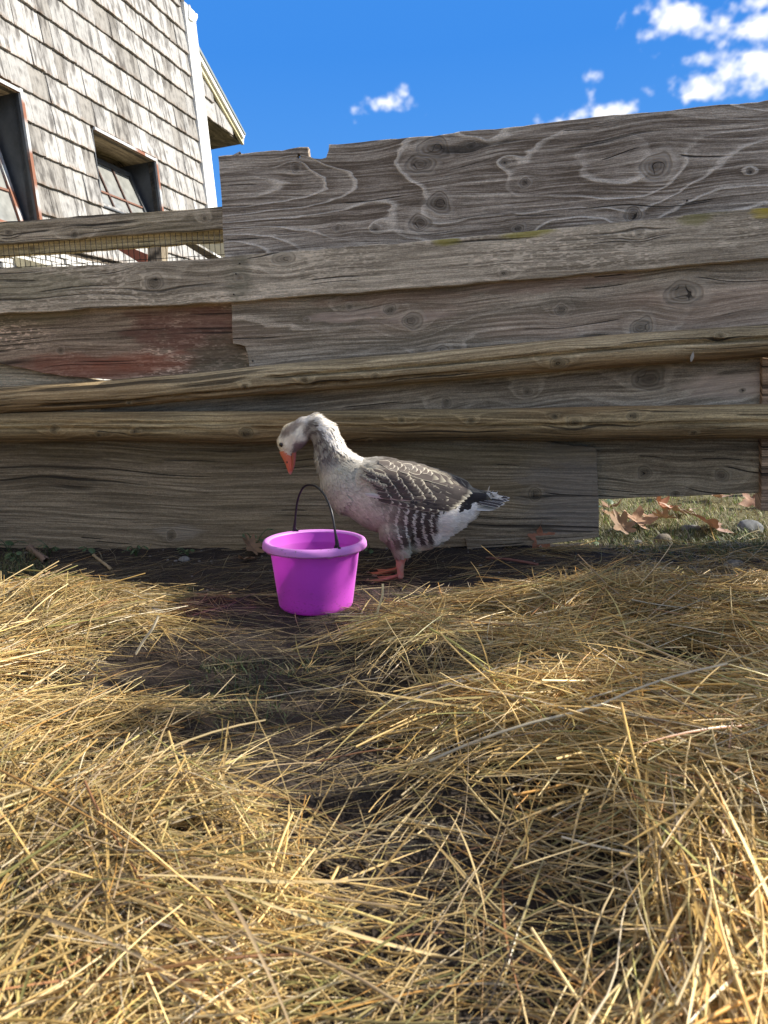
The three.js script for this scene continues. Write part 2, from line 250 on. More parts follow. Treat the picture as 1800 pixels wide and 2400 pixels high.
// the long rail that laps over it, speckled and mossy along its upper edge
board('board', [[-700, 672], [0, 629], [270, 617], [530, 602], [1000, 563], [1400, 524], [1800, 487], [2500, 420], [2500, 545], [1800, 605], [1000, 674], [530, 708], [0, 735], [-700, 768]], 0.088, 0.038,
  { seed: 11, axis: [1, 6], dark: [0.188, 0.152, 0.107], pale: [0.478, 0.408, 0.316], rings: 9, amp: 0.8, wave: 0.03, bands: 0.2, fleck: [0.609, 0.517, 0.401], fleckK: 0.6, moss: true, bump: 0.003, H: 384,
    knots: [[360, 664, 24], [665, 607, 18], [560, 650, 9], [1180, 640, 8], [1500, 545, 10]], label: 'long speckled board with moss along its upper edge',
    patch: [[1045, 567, 0.05, 0.014, [0.22, 0.19, 0.02], 0.75], [1240, 548, 0.09, 0.014, [0.23, 0.20, 0.025], 0.75], [1790, 494, 0.05, 0.02, [0.36, 0.27, 0.02], 0.85], [560, 645, 0.05, 0.09, [0.11, 0.105, 0.07], 0.6], [60, 670, 0.3, 0.05, [0.12, 0.115, 0.065], 0.5], [1630, 512, 0.05, 0.02, [0.16, 0.15, 0.04], 0.6]] });
// the wide board under it, right, with a broken corner
board('board', [[540, 690], [1000, 655], [1800, 585], [2500, 525], [2500, 740], [1800, 800], [1000, 870], [586, 900], [582, 842], [574, 812], [546, 806], [543, 760]], 0.050, 0.024,
  { seed: 23, axis: [1, 2], dark: [0.152, 0.125, 0.090], pale: [0.435, 0.374, 0.298], rings: 8, amp: 2.0, fx: 1.2, b0: 0.05, b1: 0.3, wave: 0.05, bands: 0.6, tint: [0.348, 0.224, 0.158], tintK: 0.35, bump: 0.004, H: 512,
    knots: [[965, 752, 20], [915, 725, 12], [820, 720, 8], [1033, 830, 18], [1602, 688, 28], [1500, 768, 24], [1316, 726, 11], [725, 868, 8], [720, 750, 6]], patch: [[820, 738, 0.17, 0.02, [0.40, 0.31, 0.26], 0.6], [960, 745, 0.14, 0.016, [0.37, 0.29, 0.24], 0.5], [1300, 660, 0.3, 0.03, [0.27, 0.18, 0.14], 0.45], [900, 700, .3, .02, [0.17, 0.09, 0.06], 0.35]] });
// the reddish board, left, its lower edge split away
board('board', [[-700, 765], [0, 722], [530, 696], [640, 690], [640, 893], [585, 893], [420, 894], [285, 892], [110, 876], [0, 853], [-200, 812], [-700, 808]], 0.022, 0.022,
  { seed: 37, axis: [1, 2], dark: [0.142, 0.102, 0.068], pale: [0.391, 0.306, 0.225], rings: 10, amp: 1.0, wave: 0.03, bands: 0.22, fleck: [0.667, 0.503, 0.376], fleckK: 0.9, H: 512, bump: 0.003, red: [215, 868, 0.30, 0.055],
    knots: [[142, 822, 8]], patch: [[470, 770, 0.30, 0.11, [0.145, 0.06, 0.042], 0.75], [330, 850, 0.2, 0.04, [0.24, 0.075, 0.04], 0.6], [130, 845, 0.16, 0.03, [0.22, 0.075, 0.045], 0.5], [520, 850, .12, .1, [0.085, 0.075, 0.045], 0.7], [40, 745, .3, .03, [0.18, 0.16, 0.09], 0.6], [450, 712, .3, .012, [0.19, 0.14, 0.07], .6]], label: 'reddish brown board with its lower edge broken away' });
// the grey board showing behind the split
board('board', [[-700, 800], [-200, 806], [0, 846], [110, 868], [285, 899], [270, 1005], [0, 1005], [-700, 1005]], -0.004, 0.022, { seed: 41, axis: [0, 1], dark: [0.145, 0.122, 0.085], pale: [0.420, 0.360, 0.261], rings: 8, amp: 0.8, bands: 0.2, fleck: [0.522, 0.394, 0.267], fleckK: 0.4, W: 1024, H: 256 });
// board between the two round rails
board('board', [[235, 928], [540, 920], [1000, 885], [1790, 810], [2500, 750], [2500, 985], [1790, 995], [1000, 1010], [235, 1015]], 0.020, 0.024,
  { seed: 53, axis: [2, 3], dark: [0.128, 0.103, 0.073], pale: [0.362, 0.313, 0.243], rings: 11, amp: 1.8, wave: 0.05, bands: 0.34, H: 384, bump: 0.004, knots: [[1524, 888, 30], [1235, 917, 10], [1740, 915, 6], [1045, 945, 14]], patch: [[1730, 900, 0.17, 0.045, [0.40, 0.32, 0.26], 0.75]] });
// the wide bottom board that rests on the ground
board('board', [[-700, 1020], [0, 1010], [700, 1015], [1250, 1030], [1320, 1041], [1395, 1049], [1400, 1060], [1403, 1160], [1404, 1256], [1330, 1268], [1250, 1276], [900, 1288], [400, 1294], [0, 1294], [-700, 1290]], 0.052, 0.030,
  { seed: 67, gain: 0.78, axis: [1, 2], dark: [0.167, 0.129, 0.080], pale: [0.413, 0.333, 0.225], rings: 16, amp: 1.7, wave: 0.05, bands: 0.10, H: 768, bump: 0.0045, tint: [0.232, 0.170, 0.085], tintK: 0.35, knots: [[1255, 1160, 16], [400, 1255, 14]],
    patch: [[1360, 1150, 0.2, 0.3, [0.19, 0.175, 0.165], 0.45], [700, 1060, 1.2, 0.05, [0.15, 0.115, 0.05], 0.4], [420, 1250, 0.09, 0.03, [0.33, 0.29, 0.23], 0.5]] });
// the thin lip nailed along its foot
board('lip', [[1090, 1262], [1250, 1256], [1402, 1246], [1404, 1258], [1330, 1270], [1250, 1279], [1095, 1288]], 0.064, 0.011, { seed: 71, gain: 0.72, dark: [0.167, 0.129, 0.080], pale: [0.40, 0.34, 0.25], rings: 10, bands: 0.1, W: 512, H: 64, checks: 3 });
// the shorter board right of it, clear of the ground
board('board', [[1120, 1000], [1790, 1000], [1786, 1156], [1600, 1164], [1395, 1169]], 0.016, 0.024, { seed: 79, axis: [0, 1], dark: [0.119, 0.092, 0.058], pale: [0.304, 0.251, 0.170], rings: 12, amp: 1.8, wave: 0.06, bands: 0.26, W: 1024, H: 384, bump: 0.004, knots: [[1510, 1110, 18], [1690, 1115, 16], [1583, 1158, 9]], holes: [[1781, 1067, 0.004], [1761, 1079, 0.002]] });
// top board at the left end and the rail behind it
board('board', [[-700, 562], [0, 520], [517, 484], [560, 481], [560, 533], [517, 536], [0, 572], [-700, 616]], 0.030, 0.026, { seed: 83, axis: [1, 2], dark: [0.128, 0.101, 0.068], pale: [0.406, 0.340, 0.255], rings: 12, amp: 1.2, bands: 0.4, H: 256, bump: 0.004, tint: [0.203, 0.177, 0.079], tintK: 0.45, knots: [[175, 549, 10], [20, 545, 8], [480, 512, 6]] });
board('rail', [[-700, 610], [0, 568], [560, 530], [560, 562], [517, 565], [0, 602], [-700, 647]], -0.012, 0.036, { seed: 89, axis: [1, 2], dark: [0.246, 0.197, 0.103], pale: [0.536, 0.449, 0.267], rings: 8, amp: 0.8, bands: 0.25, W: 1024, H: 128, knots: [[75, 585, 9]] });
// posts
for (const [name, a, b, c, d, f, s] of [['post', [1787, 838], [1880, 830], [1880, 1210], [1783, 1196], 0.044, 97], ['post', [1010, 330], [1075, 330], [1075, 1290], [1010, 1290], -0.052, 98], ['post', [-260, 560], [-200, 560], [-200, 1300], [-260, 1300], -0.052, 99]])
  board(name, [a, b, c, d], f, f > 0 ? 0.06 : 0.08, { seed: s, dark: [0.174, 0.116, 0.073], pale: [0.435, 0.306, 0.206], rings: 10, bands: 0.3, W: 256, H: 1024, wave: 0.02 });

// the fence goes on past the frame at the right
{
  const P = (u, v) => project(fenceWorld(u, v, 0.04)), m = wood(2.4, 0.36, { seed: 161, W: 1024, H: 256, dark: [0.13, 0.1, 0.08], pale: [0.4, 0.37, 0.31], rings: 12 });
  for (const [v0, v1] of [[0.01, 0.36], [0.37, 0.74], [0.75, 1.11], [1.12, 1.50]]) board('board', [P(2.19, v0), P(4.7, v0), P(4.7, v1), P(2.19, v1)], 0.04, 0.026, { seed: 160, mat: m });
  board('board', [P(1.45, 0.02), P(2.17, 0.02), P(2.17, 0.40), P(1.45, 0.40)], 0.04, 0.026, { seed: 162, mat: m });
}

// round rails
function log(ends, off, knots, seed, cracks, colors) {
  const pA = onFence(ends[0][0], ends[0][1], off), pB = onFence(ends[1][0], ends[1][1], off), rA = ends[0][2], rB = ends[1][2];
  const len = Math.hypot(pB[0] - pA[0], pB[1] - pA[1]), NS = 260, NA = 56, pos = [], uv = [], idx = [], dir = [(pB[0] - pA[0]) / len, (pB[1] - pA[1]) / len];
  const kk = knots.map(([px, py, r]) => { const [u, v] = onFence(px, py, off + 0.05), s = (u - pA[0]) * dir[0] + (v - pA[1]) * dir[1], q = -(u - pA[0]) * dir[1] + (v - pA[1]) * dir[0]; return [s, Math.asin(clamp(q / mix(rA, rB, s / len), -0.95, 0.95)), r * 0.0016]; });
  for (let i = 0; i <= NS; i++) for (let j = 0; j <= NA; j++) {
    const s = i / NS * len, th = (j / NA - 0.5) * 2 * Math.PI;     // th = 0 faces the camera, grows upward
    let r = mix(rA, rB, i / NS) * (0.96 + 0.09 * (n2(s * 2.2, Math.cos(th) + 3, seed) - 0.4) + 0.035 * (n2(s * 7, th * 1.5 + 9, seed + 1) - 0.5));
    for (const [c0, c1, s0, s1, deep] of cracks) { const tc = mix(c0, c1, i / NS) + 0.22 * (n2(s * 2.6, 1, seed + 5) - 0.5) + 0.06 * (n2(s * 17, 2, seed + 6) - 0.5), d = Math.abs(th - tc); r -= deep * 1.3 * sm(0.11, 0.02, d) * sm(s0 - 0.06, s0 + 0.06, s) * sm(s1 + 0.06, s1 - 0.06, s); }
    for (const [ks, kt, kr] of kk) { const d = Math.hypot((s - ks) / 1.3, (th - kt) * r) / kr; r += 0.004 * Math.exp(-d * d * 0.8); }
    const wob = 0.003 * Math.sin(s * 2.1 + seed) + 0.002 * Math.sin(s * 5.3 + seed * 2);
    const q = r * Math.sin(th) + wob, z = off + r * Math.cos(th);
    pos.push(pA[0] + dir[0] * s - dir[1] * q, pA[1] + dir[1] * s + dir[0] * q, z); uv.push(i / NS, j / NA);
    if (i && j) { const a = i * (NA + 1) + j, b = a - NA - 1; idx.push(b - 1, a - 1, b, b, a - 1, a); }
  }
  const g = new THREE.BufferGeometry(); g.setAttribute('position', new THREE.Float32BufferAttribute(pos, 3)); g.setAttribute('uv', new THREE.Float32BufferAttribute(uv, 2)); g.setIndex(idx); g.computeVertexNormals();
  const around = 2 * Math.PI * (rA + rB) / 2;
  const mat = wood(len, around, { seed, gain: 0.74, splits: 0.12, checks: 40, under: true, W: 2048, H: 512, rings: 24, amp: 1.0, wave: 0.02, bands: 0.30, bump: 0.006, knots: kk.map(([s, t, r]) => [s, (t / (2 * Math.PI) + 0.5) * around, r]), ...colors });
  return part('round_rail', g, mat, fence);
}
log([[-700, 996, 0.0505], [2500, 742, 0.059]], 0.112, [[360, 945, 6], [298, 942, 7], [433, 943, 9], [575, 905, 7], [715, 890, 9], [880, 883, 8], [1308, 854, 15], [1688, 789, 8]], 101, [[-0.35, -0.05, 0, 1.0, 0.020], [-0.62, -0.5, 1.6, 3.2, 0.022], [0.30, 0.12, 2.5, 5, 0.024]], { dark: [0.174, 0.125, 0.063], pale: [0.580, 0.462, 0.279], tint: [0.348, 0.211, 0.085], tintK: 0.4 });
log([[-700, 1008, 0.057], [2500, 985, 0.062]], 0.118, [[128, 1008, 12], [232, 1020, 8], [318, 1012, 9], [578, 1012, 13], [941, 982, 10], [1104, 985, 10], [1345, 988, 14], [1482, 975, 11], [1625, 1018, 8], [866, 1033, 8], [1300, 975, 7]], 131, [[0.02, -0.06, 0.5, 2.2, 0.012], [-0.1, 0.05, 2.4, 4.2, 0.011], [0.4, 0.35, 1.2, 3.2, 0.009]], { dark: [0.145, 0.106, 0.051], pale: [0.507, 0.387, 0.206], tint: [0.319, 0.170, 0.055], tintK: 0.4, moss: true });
// welded wire closing the gap at the left: one mesh of real wires
{
  const a = onFence(-500, 590, 0.004), b = onFence(530, 520, 0.004), lo = onFence(-500, 690, 0.004), gs = [], slope = (b[1] - a[1]) / (b[0] - a[0]), wire = (x0, y0, x1, y1, r) => { const d = Math.hypot(x1 - x0, y1 - y0), g = new THREE.CylinderGeometry(r, r, d, 5, 1); g.rotateZ(Math.atan2(y1 - y0, x1 - x0) - Math.PI / 2); g.translate((x0 + x1) / 2, (y0 + y1) / 2, 0.008); return g; };
  const top = (x) => a[1] + slope * (x - a[0]) - 0.012, r = rng(8), sp = 0.0215;
  for (let x = a[0]; x < b[0]; x += sp) { const t = top(x) + 0.02 * (r() < 0.08 ? 1 : 0.1), j = (r() - 0.5) * 0.003; gs.push(wire(x + j, lo[1] - 0.06, x, t, 0.0013)); }
  for (let k = 0; k < 5; k++) gs.push(wire(a[0], top(a[0]) - 0.012 - k * 0.046, b[0], top(b[0]) - 0.012 - k * 0.046, 0.0013));
  part('wire_mesh', mergeGeometries(gs), std([0.03, 0.024, 0.02], 0.6, { metalness: 0.5 }), fence, { kind: 'stuff' });
}
// nails and staples that show in the boards
for (const [px, py, f, r] of [[722, 868, 0.052, 0.004], [562, 618, 0.0885, 0.003], [553, 642, 0.0885, 0.003], [548, 690, 0.0885, 0.003], [592, 846, 0.052, 0.003], [1610, 470, 0.036, 0.003]]) {
  const [u, v] = onFence(px, py, f), g = new THREE.CylinderGeometry(r, r, 0.004, 8); g.rotateX(Math.PI / 2); g.translate(u, v, f); part('nail', g, std([0.04, 0.03, 0.025], 0.6, { metalness: 0.7 }), fence);
}
// ------------------------------------------------------------------ shingled barn beyond the fence; its gable end faces the yard and leans in a little
const BD = new THREE.Vector3(Math.sin(14.2 * R), 0, -Math.cos(14.2 * R)), BC0 = new THREE.Vector3(Math.cos(14.2 * R), 0, Math.sin(14.2 * R)), LEAN = 3.0 * R;
const BU = UPV.clone().multiplyScalar(Math.cos(LEAN)).addScaledVector(BC0, -Math.sin(LEAN)), BC = BC0.clone().multiplyScalar(Math.cos(LEAN)).addScaledVector(UPV, Math.sin(LEAN));
const BP = camera.position.clone().addScaledVector(ray(466.8, 382.4), 5.6);
function onBarn(px, py, c = 0) { const p = hitPlane(px, py, BP.clone().addScaledVector(BC, c), BC).sub(BP); return [p.dot(BD), p.dot(BU)]; }
const barn = thing('shingled_barn', 'weathered barn with pale wooden shingles, white corner board and tilted steel windows', 'barn');
barn.position.copy(BP); barn.quaternion.setFromRotationMatrix(new THREE.Matrix4().makeBasis(BD, BU, BC));
const bEnds = [[427, 74.1], [434.3, 124.8], [440.2, 177.2], [446.9, 229.6], [453.8, 281.2], [459.6, 332.7], [466.8, 382.4], [473, 430], [478, 481]].map(([x, y]) => onBarn(x, y)[1]);
const EXP = (bEnds[0] - bEnds[8]) / 8, B0 = bEnds[6];                    // shingle exposure and one course line
const A1 = onBarn(466.8, 382.4)[0];                                     // where the shingles meet the corner board
const CW = onBarn(489, 382.4)[0] - A1;                                  // corner board width
const groundB = -BP.y / Math.cos(LEAN), TOPB = onBarn(440, 22)[1], APEX_A = -3.2, APEX_B = TOPB + 2.6, LEFT_A = APEX_A * 2, FOOT_B = onBarn(60, 560)[1];
const tl = onBarn(213, 306), tr = onBarn(357, 376), wBot = onBarn(373, 532)[1];
const win2 = { a0: tl[0], a1: tr[0], b0: wBot, b1: (tl[1] + tr[1]) / 2 };
const w1r = onBarn(37, 217), win1 = { a1: w1r[0], a0: w1r[0] - (tr[0] - tl[0]) * 1.05, b0: onBarn(92, 548)[1], b1: w1r[1] };
const wins = [win1, win2];
const metalTex = tex(256, 256, (x, y, o) => { const a = fbm(x / 30, y / 30, 61, 4), b = n2(x / 3, y / 3, 62); const k = 0.55 + 0.9 * (a - 0.3) + 0.15 * b; o[0] = 0.105 * k; o[1] = 0.115 * k; o[2] = 0.125 * k; });
const zinc = new THREE.MeshStandardMaterial({ map: metalTex, roughness: 0.55, metalness: 0.35, side: THREE.DoubleSide });
const rustTex = tex(128, 256, (x, y, o) => { const t = sm(0.35, 0.62, fbm(x / 20, y / 34, 64, 4) + 0.28 * (0.6 - y / 256)); const c = mix3([0.42, 0.44, 0.44], [0.22, 0.085, 0.045], t); o[0] = c[0]; o[1] = c[1]; o[2] = c[2]; });
const rusty = new THREE.MeshStandardMaterial({ map: rustTex, roughness: 0.75, side: THREE.DoubleSide });
const paintTex = (r, g, b, s) => tex(128, 512, (x, y, o) => { const k = 0.9 + 0.2 * (fbm(x / 12, y / 70, s, 4) - 0.5) - 0.25 * sm(0.78, 0.9, n2(x / 9, y / 60, s + 1)); o[0] = r * k; o[1] = g * k; o[2] = b * k; });
const whitePaint = new THREE.MeshStandardMaterial({ map: paintTex(0.80, 0.80, 0.76, 66), roughness: 0.6, side: THREE.DoubleSide });
const creamPaint = new THREE.MeshStandardMaterial({ map: paintTex(0.74, 0.66, 0.42, 67), roughness: 0.65, side: THREE.DoubleSide });
const darkWood = wood(2, 0.5, { seed: 140, W: 512, H: 256, dark: [0.055, 0.045, 0.035], pale: [0.16, 0.135, 0.105] });
const soffitWood = wood(1, 0.3, { seed: 141, W: 512, H: 256, dark: [0.20, 0.15, 0.10], pale: [0.36, 0.29, 0.2], bands: .4, knots: [[0.16, 0.16, 0.035], [.7, .2, .02]] });
const box = (a0, a1, b0, b1, c0, c1) => new THREE.BoxGeometry(a1 - a0, b1 - b0, c1 - c0).translate((a0 + a1) / 2, (b0 + b1) / 2, (c0 + c1) / 2);
function prism(pts, c0, c1) { const g = new THREE.ExtrudeGeometry(new THREE.Shape(pts.map(([x, y]) => new THREE.Vector2(x, y))), { depth: c1 - c0, bevelEnabled: false }); g.translate(0, 0, c0); return g; }
function uvBox(g, k = 1) { const p = g.attributes.position, n = g.attributes.normal, u = g.attributes.uv; for (let i = 0; i < p.count; i++) { const ax = Math.abs(n.getX(i)) > 0.6, ay = Math.abs(n.getY(i)) > 0.6; u.setXY(i, (ax ? p.getZ(i) : p.getX(i)) * k, (ay ? p.getZ(i) : p.getY(i)) * k); } return g; }
// sheathed wall with its openings
{
  const s = new THREE.Shape([[LEFT_A, groundB], [A1, groundB], [A1, TOPB], [APEX_A, APEX_B], [LEFT_A, TOPB]].map(([x, y]) => new THREE.Vector2(x, y)));
  for (const w of wins) s.holes.push(new THREE.Path([[w.a0, w.b0], [w.a0, w.b1], [w.a1, w.b1], [w.a1, w.b0]].map(([x, y]) => new THREE.Vector2(x, y))));
  const g = new THREE.ExtrudeGeometry(s, { depth: 0.03, bevelEnabled: false }); g.translate(0, 0, -0.034);
  part('wall', uvBox(g), darkWood, barn);
  part('wall', uvBox(mergeGeometries([box(A1 - 0.03, A1 + CW - 0.02, groundB, TOPB, -4.5, -0.036), box(LEFT_A, LEFT_A + 0.03, groundB, TOPB, -4.5, -0.036), box(LEFT_A + 0.04, A1 - 0.04, groundB, TOPB + 1, -4.55, -4.51)])), darkWood, barn);
  for (const sgn of [-1, 1]) {                                   // roof
    const ex = sgn < 0 ? LEFT_A - 0.15 : A1 + CW - 0.04, ey = TOPB - 0.01;
    const g2 = prism([[APEX_A, APEX_B + 0.08], [ex, ey], [ex, ey + 0.06], [APEX_A, APEX_B + 0.14]], -4.7, -0.02); part('roof', uvBox(g2), std([0.06, 0.058, 0.055], 0.9), barn);
  }
}
// shingles
const shTex = tex(1024, 512, (x, y, o) => {
  const u = x / 1024, v = y / 512, g = 0.5 * n2(x / 7, v * 5, 150) + 0.3 * n2(x / 2.6, v * 9, 151) + 0.2 * n2(x / 1.2, v * 20, 152), st = sm(0.42, 0.68, fbm(x / 34, v * 1.6 + 3, 153, 4)), gr = sm(0.35, 0.7, fbm(x / 22, v * 6, 156, 3)), grit = n2(x * 0.9, y * 0.9, 154);
  let c = mix3([0.40, 0.395, 0.38], [0.115, 0.11, 0.105], clamp(st * 0.66 + gr * 0.36 + (g - 0.5) * 1.0)); c = mix3(c, [0.17, 0.155, 0.135], 0.55 * sm(0.70, 0.86, grit) * st);
  c = mix3(c, [0.30, 0.20, 0.13], 0.5 * sm(0.16, 0.0, v) * n2(x / 16, 2, 155));
  const sp = sm(0.83, 0.93, n2(x / 2.2, v * 2.2, 157)); c = mul3(c, 1 - 0.45 * sp); o[0] = c[0]; o[1] = c[1]; o[2] = c[2];
});
const shBump = tex(512, 256, (x, y, o) => { o[0] = o[1] = o[2] = 0.6 * n2(x / 3, y / 40, 160) + 0.4 * n2(x / 1.2, y / 16, 161); }, false);
const shMats = [1, 0.86, 1.08, 0.68].map((k, i) => { const m = new THREE.MeshStandardMaterial({ map: shTex, bumpMap: shBump, bumpScale: 0.003, roughness: 0.92, color: new THREE.Color().setRGB(k, k * (i === 3 ? 0.97 : 1), k * (i === 3 ? 0.93 : 1)), side: THREE.DoubleSide }); return m; });
const SHH = EXP + 0.03, shGeos = [];
{
  const r = rng(77);
  for (let v = 0; v < 20; v++) {                                  // unit wide wedges, butt slightly out of square, cupped
    const t = 0.017 + 0.008 * r(), sk = (r() - 0.5) * 0.007, cup = 0.004 * r(), N = 4, pos = [], uv = [], idx = [], u0 = r(), uw = 0.12 + 0.04 * r(), flip = r() < 0.5;
    const put = (x, y, z, vv) => { pos.push(x, y, z); uv.push(u0 + (flip ? 1 - x : x) * uw, vv); return pos.length / 3 - 1; };
    const col = [];
    for (let k = 0; k <= N; k++) { const x = k / N, y0 = sk * (x - 0.5) + 0.002 * Math.sin(v * 3 + k * 2.1), z = t + cup * (Math.abs(x - 0.5) * 2) ** 2; col.push([put(x, y0, 0.001, 0), put(x, y0, z, 0.01), put(x, SHH * 0.5, z * 0.62, 0.5), put(x, SHH, 0.003, 1)]); }
    for (let k = 0; k < N; k++) for (let q = 0; q < 3; q++) { const a = col[k][q], b = col[k + 1][q], c = col[k + 1][q + 1], d = col[k][q + 1]; idx.push(a, b, c, a, c, d); }
    for (const [k, s] of [[0, 1], [N, -1]]) { const [a, b, c, d] = col[k].map((i) => put(pos[i * 3], pos[i * 3 + 1], pos[i * 3 + 2], uv[i * 2 + 1])); const e = put(pos[a * 3], SHH, 0, 1); if (s > 0) idx.push(a, b, e, b, c, e, c, d, e); else idx.push(b, a, e, c, b, e, d, c, e); }
    let g = new THREE.BufferGeometry(); g.setAttribute('position', new THREE.Float32BufferAttribute(pos, 3)); g.setAttribute('uv', new THREE.Float32BufferAttribute(uv, 2)); g.setIndex(idx); g = g.toNonIndexed(); g.computeVertexNormals(); shGeos.push(g);
  }
}
const barnWorld = (a, b, c) => BP.clone().addScaledVector(BD, a).addScaledVector(BU, b).addScaledVector(BC, c);
function shingles(rows, c, seed, blocked) {               // rows: [b of the butt, a from, a to]
  const r = rng(seed), list = [];
  rows.forEach(([b, from, to], row) => {
    let spans = [[from, to]];
    for (const w of blocked) if (b + 0.02 < w.b1 && b + EXP > w.b0) spans = spans.flatMap(([p, q]) => [[p, Math.min(q, w.a0 - 0.014)], [Math.max(p, w.a1 + 0.014), q]].filter(([x, y]) => y - x > 0.02));
    for (const [p, q] of spans) for (let a = q; a > p + 0.012;) { let w = 0.075 + 0.105 * r() ** 1.2; if (a - w < p + 0.03) w = a - p; list.push([a - w + 0.0016 * r(), b + (r() - 0.5) * 0.004, w - 0.0022 - 0.002 * r(), row]); a -= w; }
  });
  const seen = [], rest = [];
  for (const s of list) { const [x, y, d] = project(barnWorld(s[0] + s[2] / 2, s[1] + EXP / 2, c)); (d > 0 && x > -60 && x < 1860 && y > -40 && y < 560 ? seen : rest).push([...s, d]); }
  seen.sort((p, q) => p[4] - q[4]);
  return [seen, rest.concat(seen.splice(270))];
}
function addShingles(rows, c, seed, blocked, base, hostStuff) {
  const [seen, rest] = shingles(rows, c, seed, blocked), r = rng(seed + 1), set = (m, s) => { m.position.set(s[0], s[1], c + base); m.scale.set(s[2], 1, 1); m.rotation.z = (r() - 0.5) * 0.012; };
  for (const s of seen) { const m = part('shingle', shGeos[Math.floor(r() * 20)], shMats[Math.floor(r() ** 1.3 * 3.99)], barn); set(m, s); }
  if (rest.length && hostStuff) { const gs = rest.map((s) => { const m = new THREE.Object3D(); set(m, s); m.updateMatrix(); return shGeos[Math.floor(r() * 20)].clone().applyMatrix4(m.matrix); }); part('shingle', mergeGeometries(gs), shMats[0], barn, { kind: 'stuff' }); }
  return seen.length;
}
{
  const rows = [];
  for (let k = -12; k < 26; k++) {
    const b = B0 + k * EXP; if (b < FOOT_B - EXP * 0.4) continue;
    const over = (b + EXP * 0.6 - TOPB) / (APEX_B - TOPB); if (over > 0.97) break;
    rows.push([b, over > 0 ? LEFT_A + (APEX_A - LEFT_A) * over : LEFT_A, over > 0 ? A1 + (APEX_A - A1) * over : A1 - 0.004]);
  }
  addShingles(rows, 0, 501, wins, 0, true);
}
// white corner board
{ const g = new RoundedBoxGeometry(CW, TOPB - groundB, 0.10, 1, 0.004).translate(A1 + CW / 2, (TOPB + groundB) / 2, -0.018); part('corner_board', g, whitePaint, barn); }
// windows: recessed steel lining, sash hinged at its foot and tipped inward
for (const [wi, w] of wins.entries()) {
  const g = new THREE.Group(); g.name = 'window'; barn.add(g); const D = -0.30;
  part('lining', uvBox(box(w.a1, w.a1 + 0.008, w.b0, w.b1, D, 0.012), 1.5), zinc, g); part('lining', uvBox(box(w.a0 - 0.008, w.a0, w.b0, w.b1, D, 0.012), 1.5), zinc, g);
  part('head', uvBox(box(w.a0, w.a1, w.b1, w.b1 + 0.008, D, 0.012)), soffitWood, g);
  part('sill', uvBox(box(w.a0, w.a1, w.b0 - 0.008, w.b0, D, 0.02)), zinc, g);
  part('trim', uvBox(mergeGeometries([box(w.a1 - 0.002, w.a1 + 0.02, w.b0, w.b1 + 0.018, 0.014, 0.028), box(w.a0 + 0.004, w.a1 - 0.002, w.b1 - 0.004, w.b1 + 0.014, 0.0142, 0.027)]), 1.2), rusty, g);
  part('backing', box(w.a0 - 0.01, w.a1 + 0.01, w.b0, w.b1, D - 0.02, D - 0.004), std([0.012, 0.012, 0.012], 1), g);  // near-black sheet, painted as the darkness of the barn interior
  const H = (w.b1 - w.b0) * 0.90, A = w.a0 + 0.012, Bq = w.a1 - 0.02, tip = Math.atan2(0.13, H), place = (q) => q.rotateX(-tip).translate(0, w.b0 + 0.005  , -0.055);
  const bar = [box(A, A + 0.03, 0, H, -0.015, 0.015), box(Bq - 0.03, Bq, 0, H, -0.015, 0.015), box(A + 0.03, Bq - 0.03, H - 0.035, H, -0.0145, 0.0145), box(A + 0.03, Bq - 0.03, 0, 0.03, -0.0145, 0.0145)];
  part('sash', place(uvBox(mergeGeometries(bar), 1.5)), wi ? zinc : rusty, g);
  const n = 3, mw = (Bq - A - 0.06) / n, hs = [0.03, H * 0.34, H - 0.035], mull = [];
  for (let k = 1; k < n; k++) mull.push(box(A + 0.03 + k * mw - 0.006, A + 0.03 + k * mw + 0.006, 0.03, H - 0.035, -0.010, 0.012));
  part('mullion', place(mergeGeometries(mull)), std([0.07, 0.035, 0.025], 0.7), g); part('mullion', place(mergeGeometries([0, 1, 2].map((k) => box(A + 0.03 + k * mw + 0.006, A + 0.03 + (k + 1) * mw - 0.006, hs[1] - 0.006, hs[1] + 0.006, -0.0095, 0.0115)))), std([0.17, 0.075, 0.045], 0.7), g);
  const dust = tex(128, 128, (x, y, o) => { const k = 0.7 + 0.6 * (fbm(x / 26, y / 26, 170 + wi, 4) - 0.3); o[0] = 0.36 * k; o[1] = 0.37 * k; o[2] = 0.35 * k; });
  const glass = new THREE.MeshPhysicalMaterial({ map: dust, roughness: 0.28, transmission: 0.15, thickness: 0, side: THREE.DoubleSide });
  for (let k = 0; k < n; k++) for (const [y0, y1] of [[hs[0], hs[1] - 0.006], [hs[1] + 0.006, hs[2]]]) part('pane', place(box(A + 0.03 + k * mw + (k ? 0.006 : 0), A + 0.03 + (k + 1) * mw - (k < n - 1 ? 0.006 : 0), y0, y1, -0.003, 0.001)), glass, g);
}
// foundation of small whitewashed bricks with one red belt
{
  const gs = [], red = [], r = rng(91), rowH = 0.028, bw = 0.075, b1 = FOOT_B - 0.03, belt = b1 - 0.05;
  for (let b = b1 - rowH; b > b1 - 1.3; b -= rowH) for (let a = -2.6 + (Math.round(b / rowH) & 1 ? 0 : bw / 2); a < A1 - bw; a += bw) { const g = box(a, a + bw - 0.008, b, b + rowH - 0.006, -0.003, 0.006 + 0.012 * r()); gs.push(g); }
  part('brick', mergeGeometries(gs), new THREE.MeshStandardMaterial({ map: paintTex(0.62, 0.61, 0.58, 68), roughness: 0.85 }), barn, { kind: 'stuff' });
}
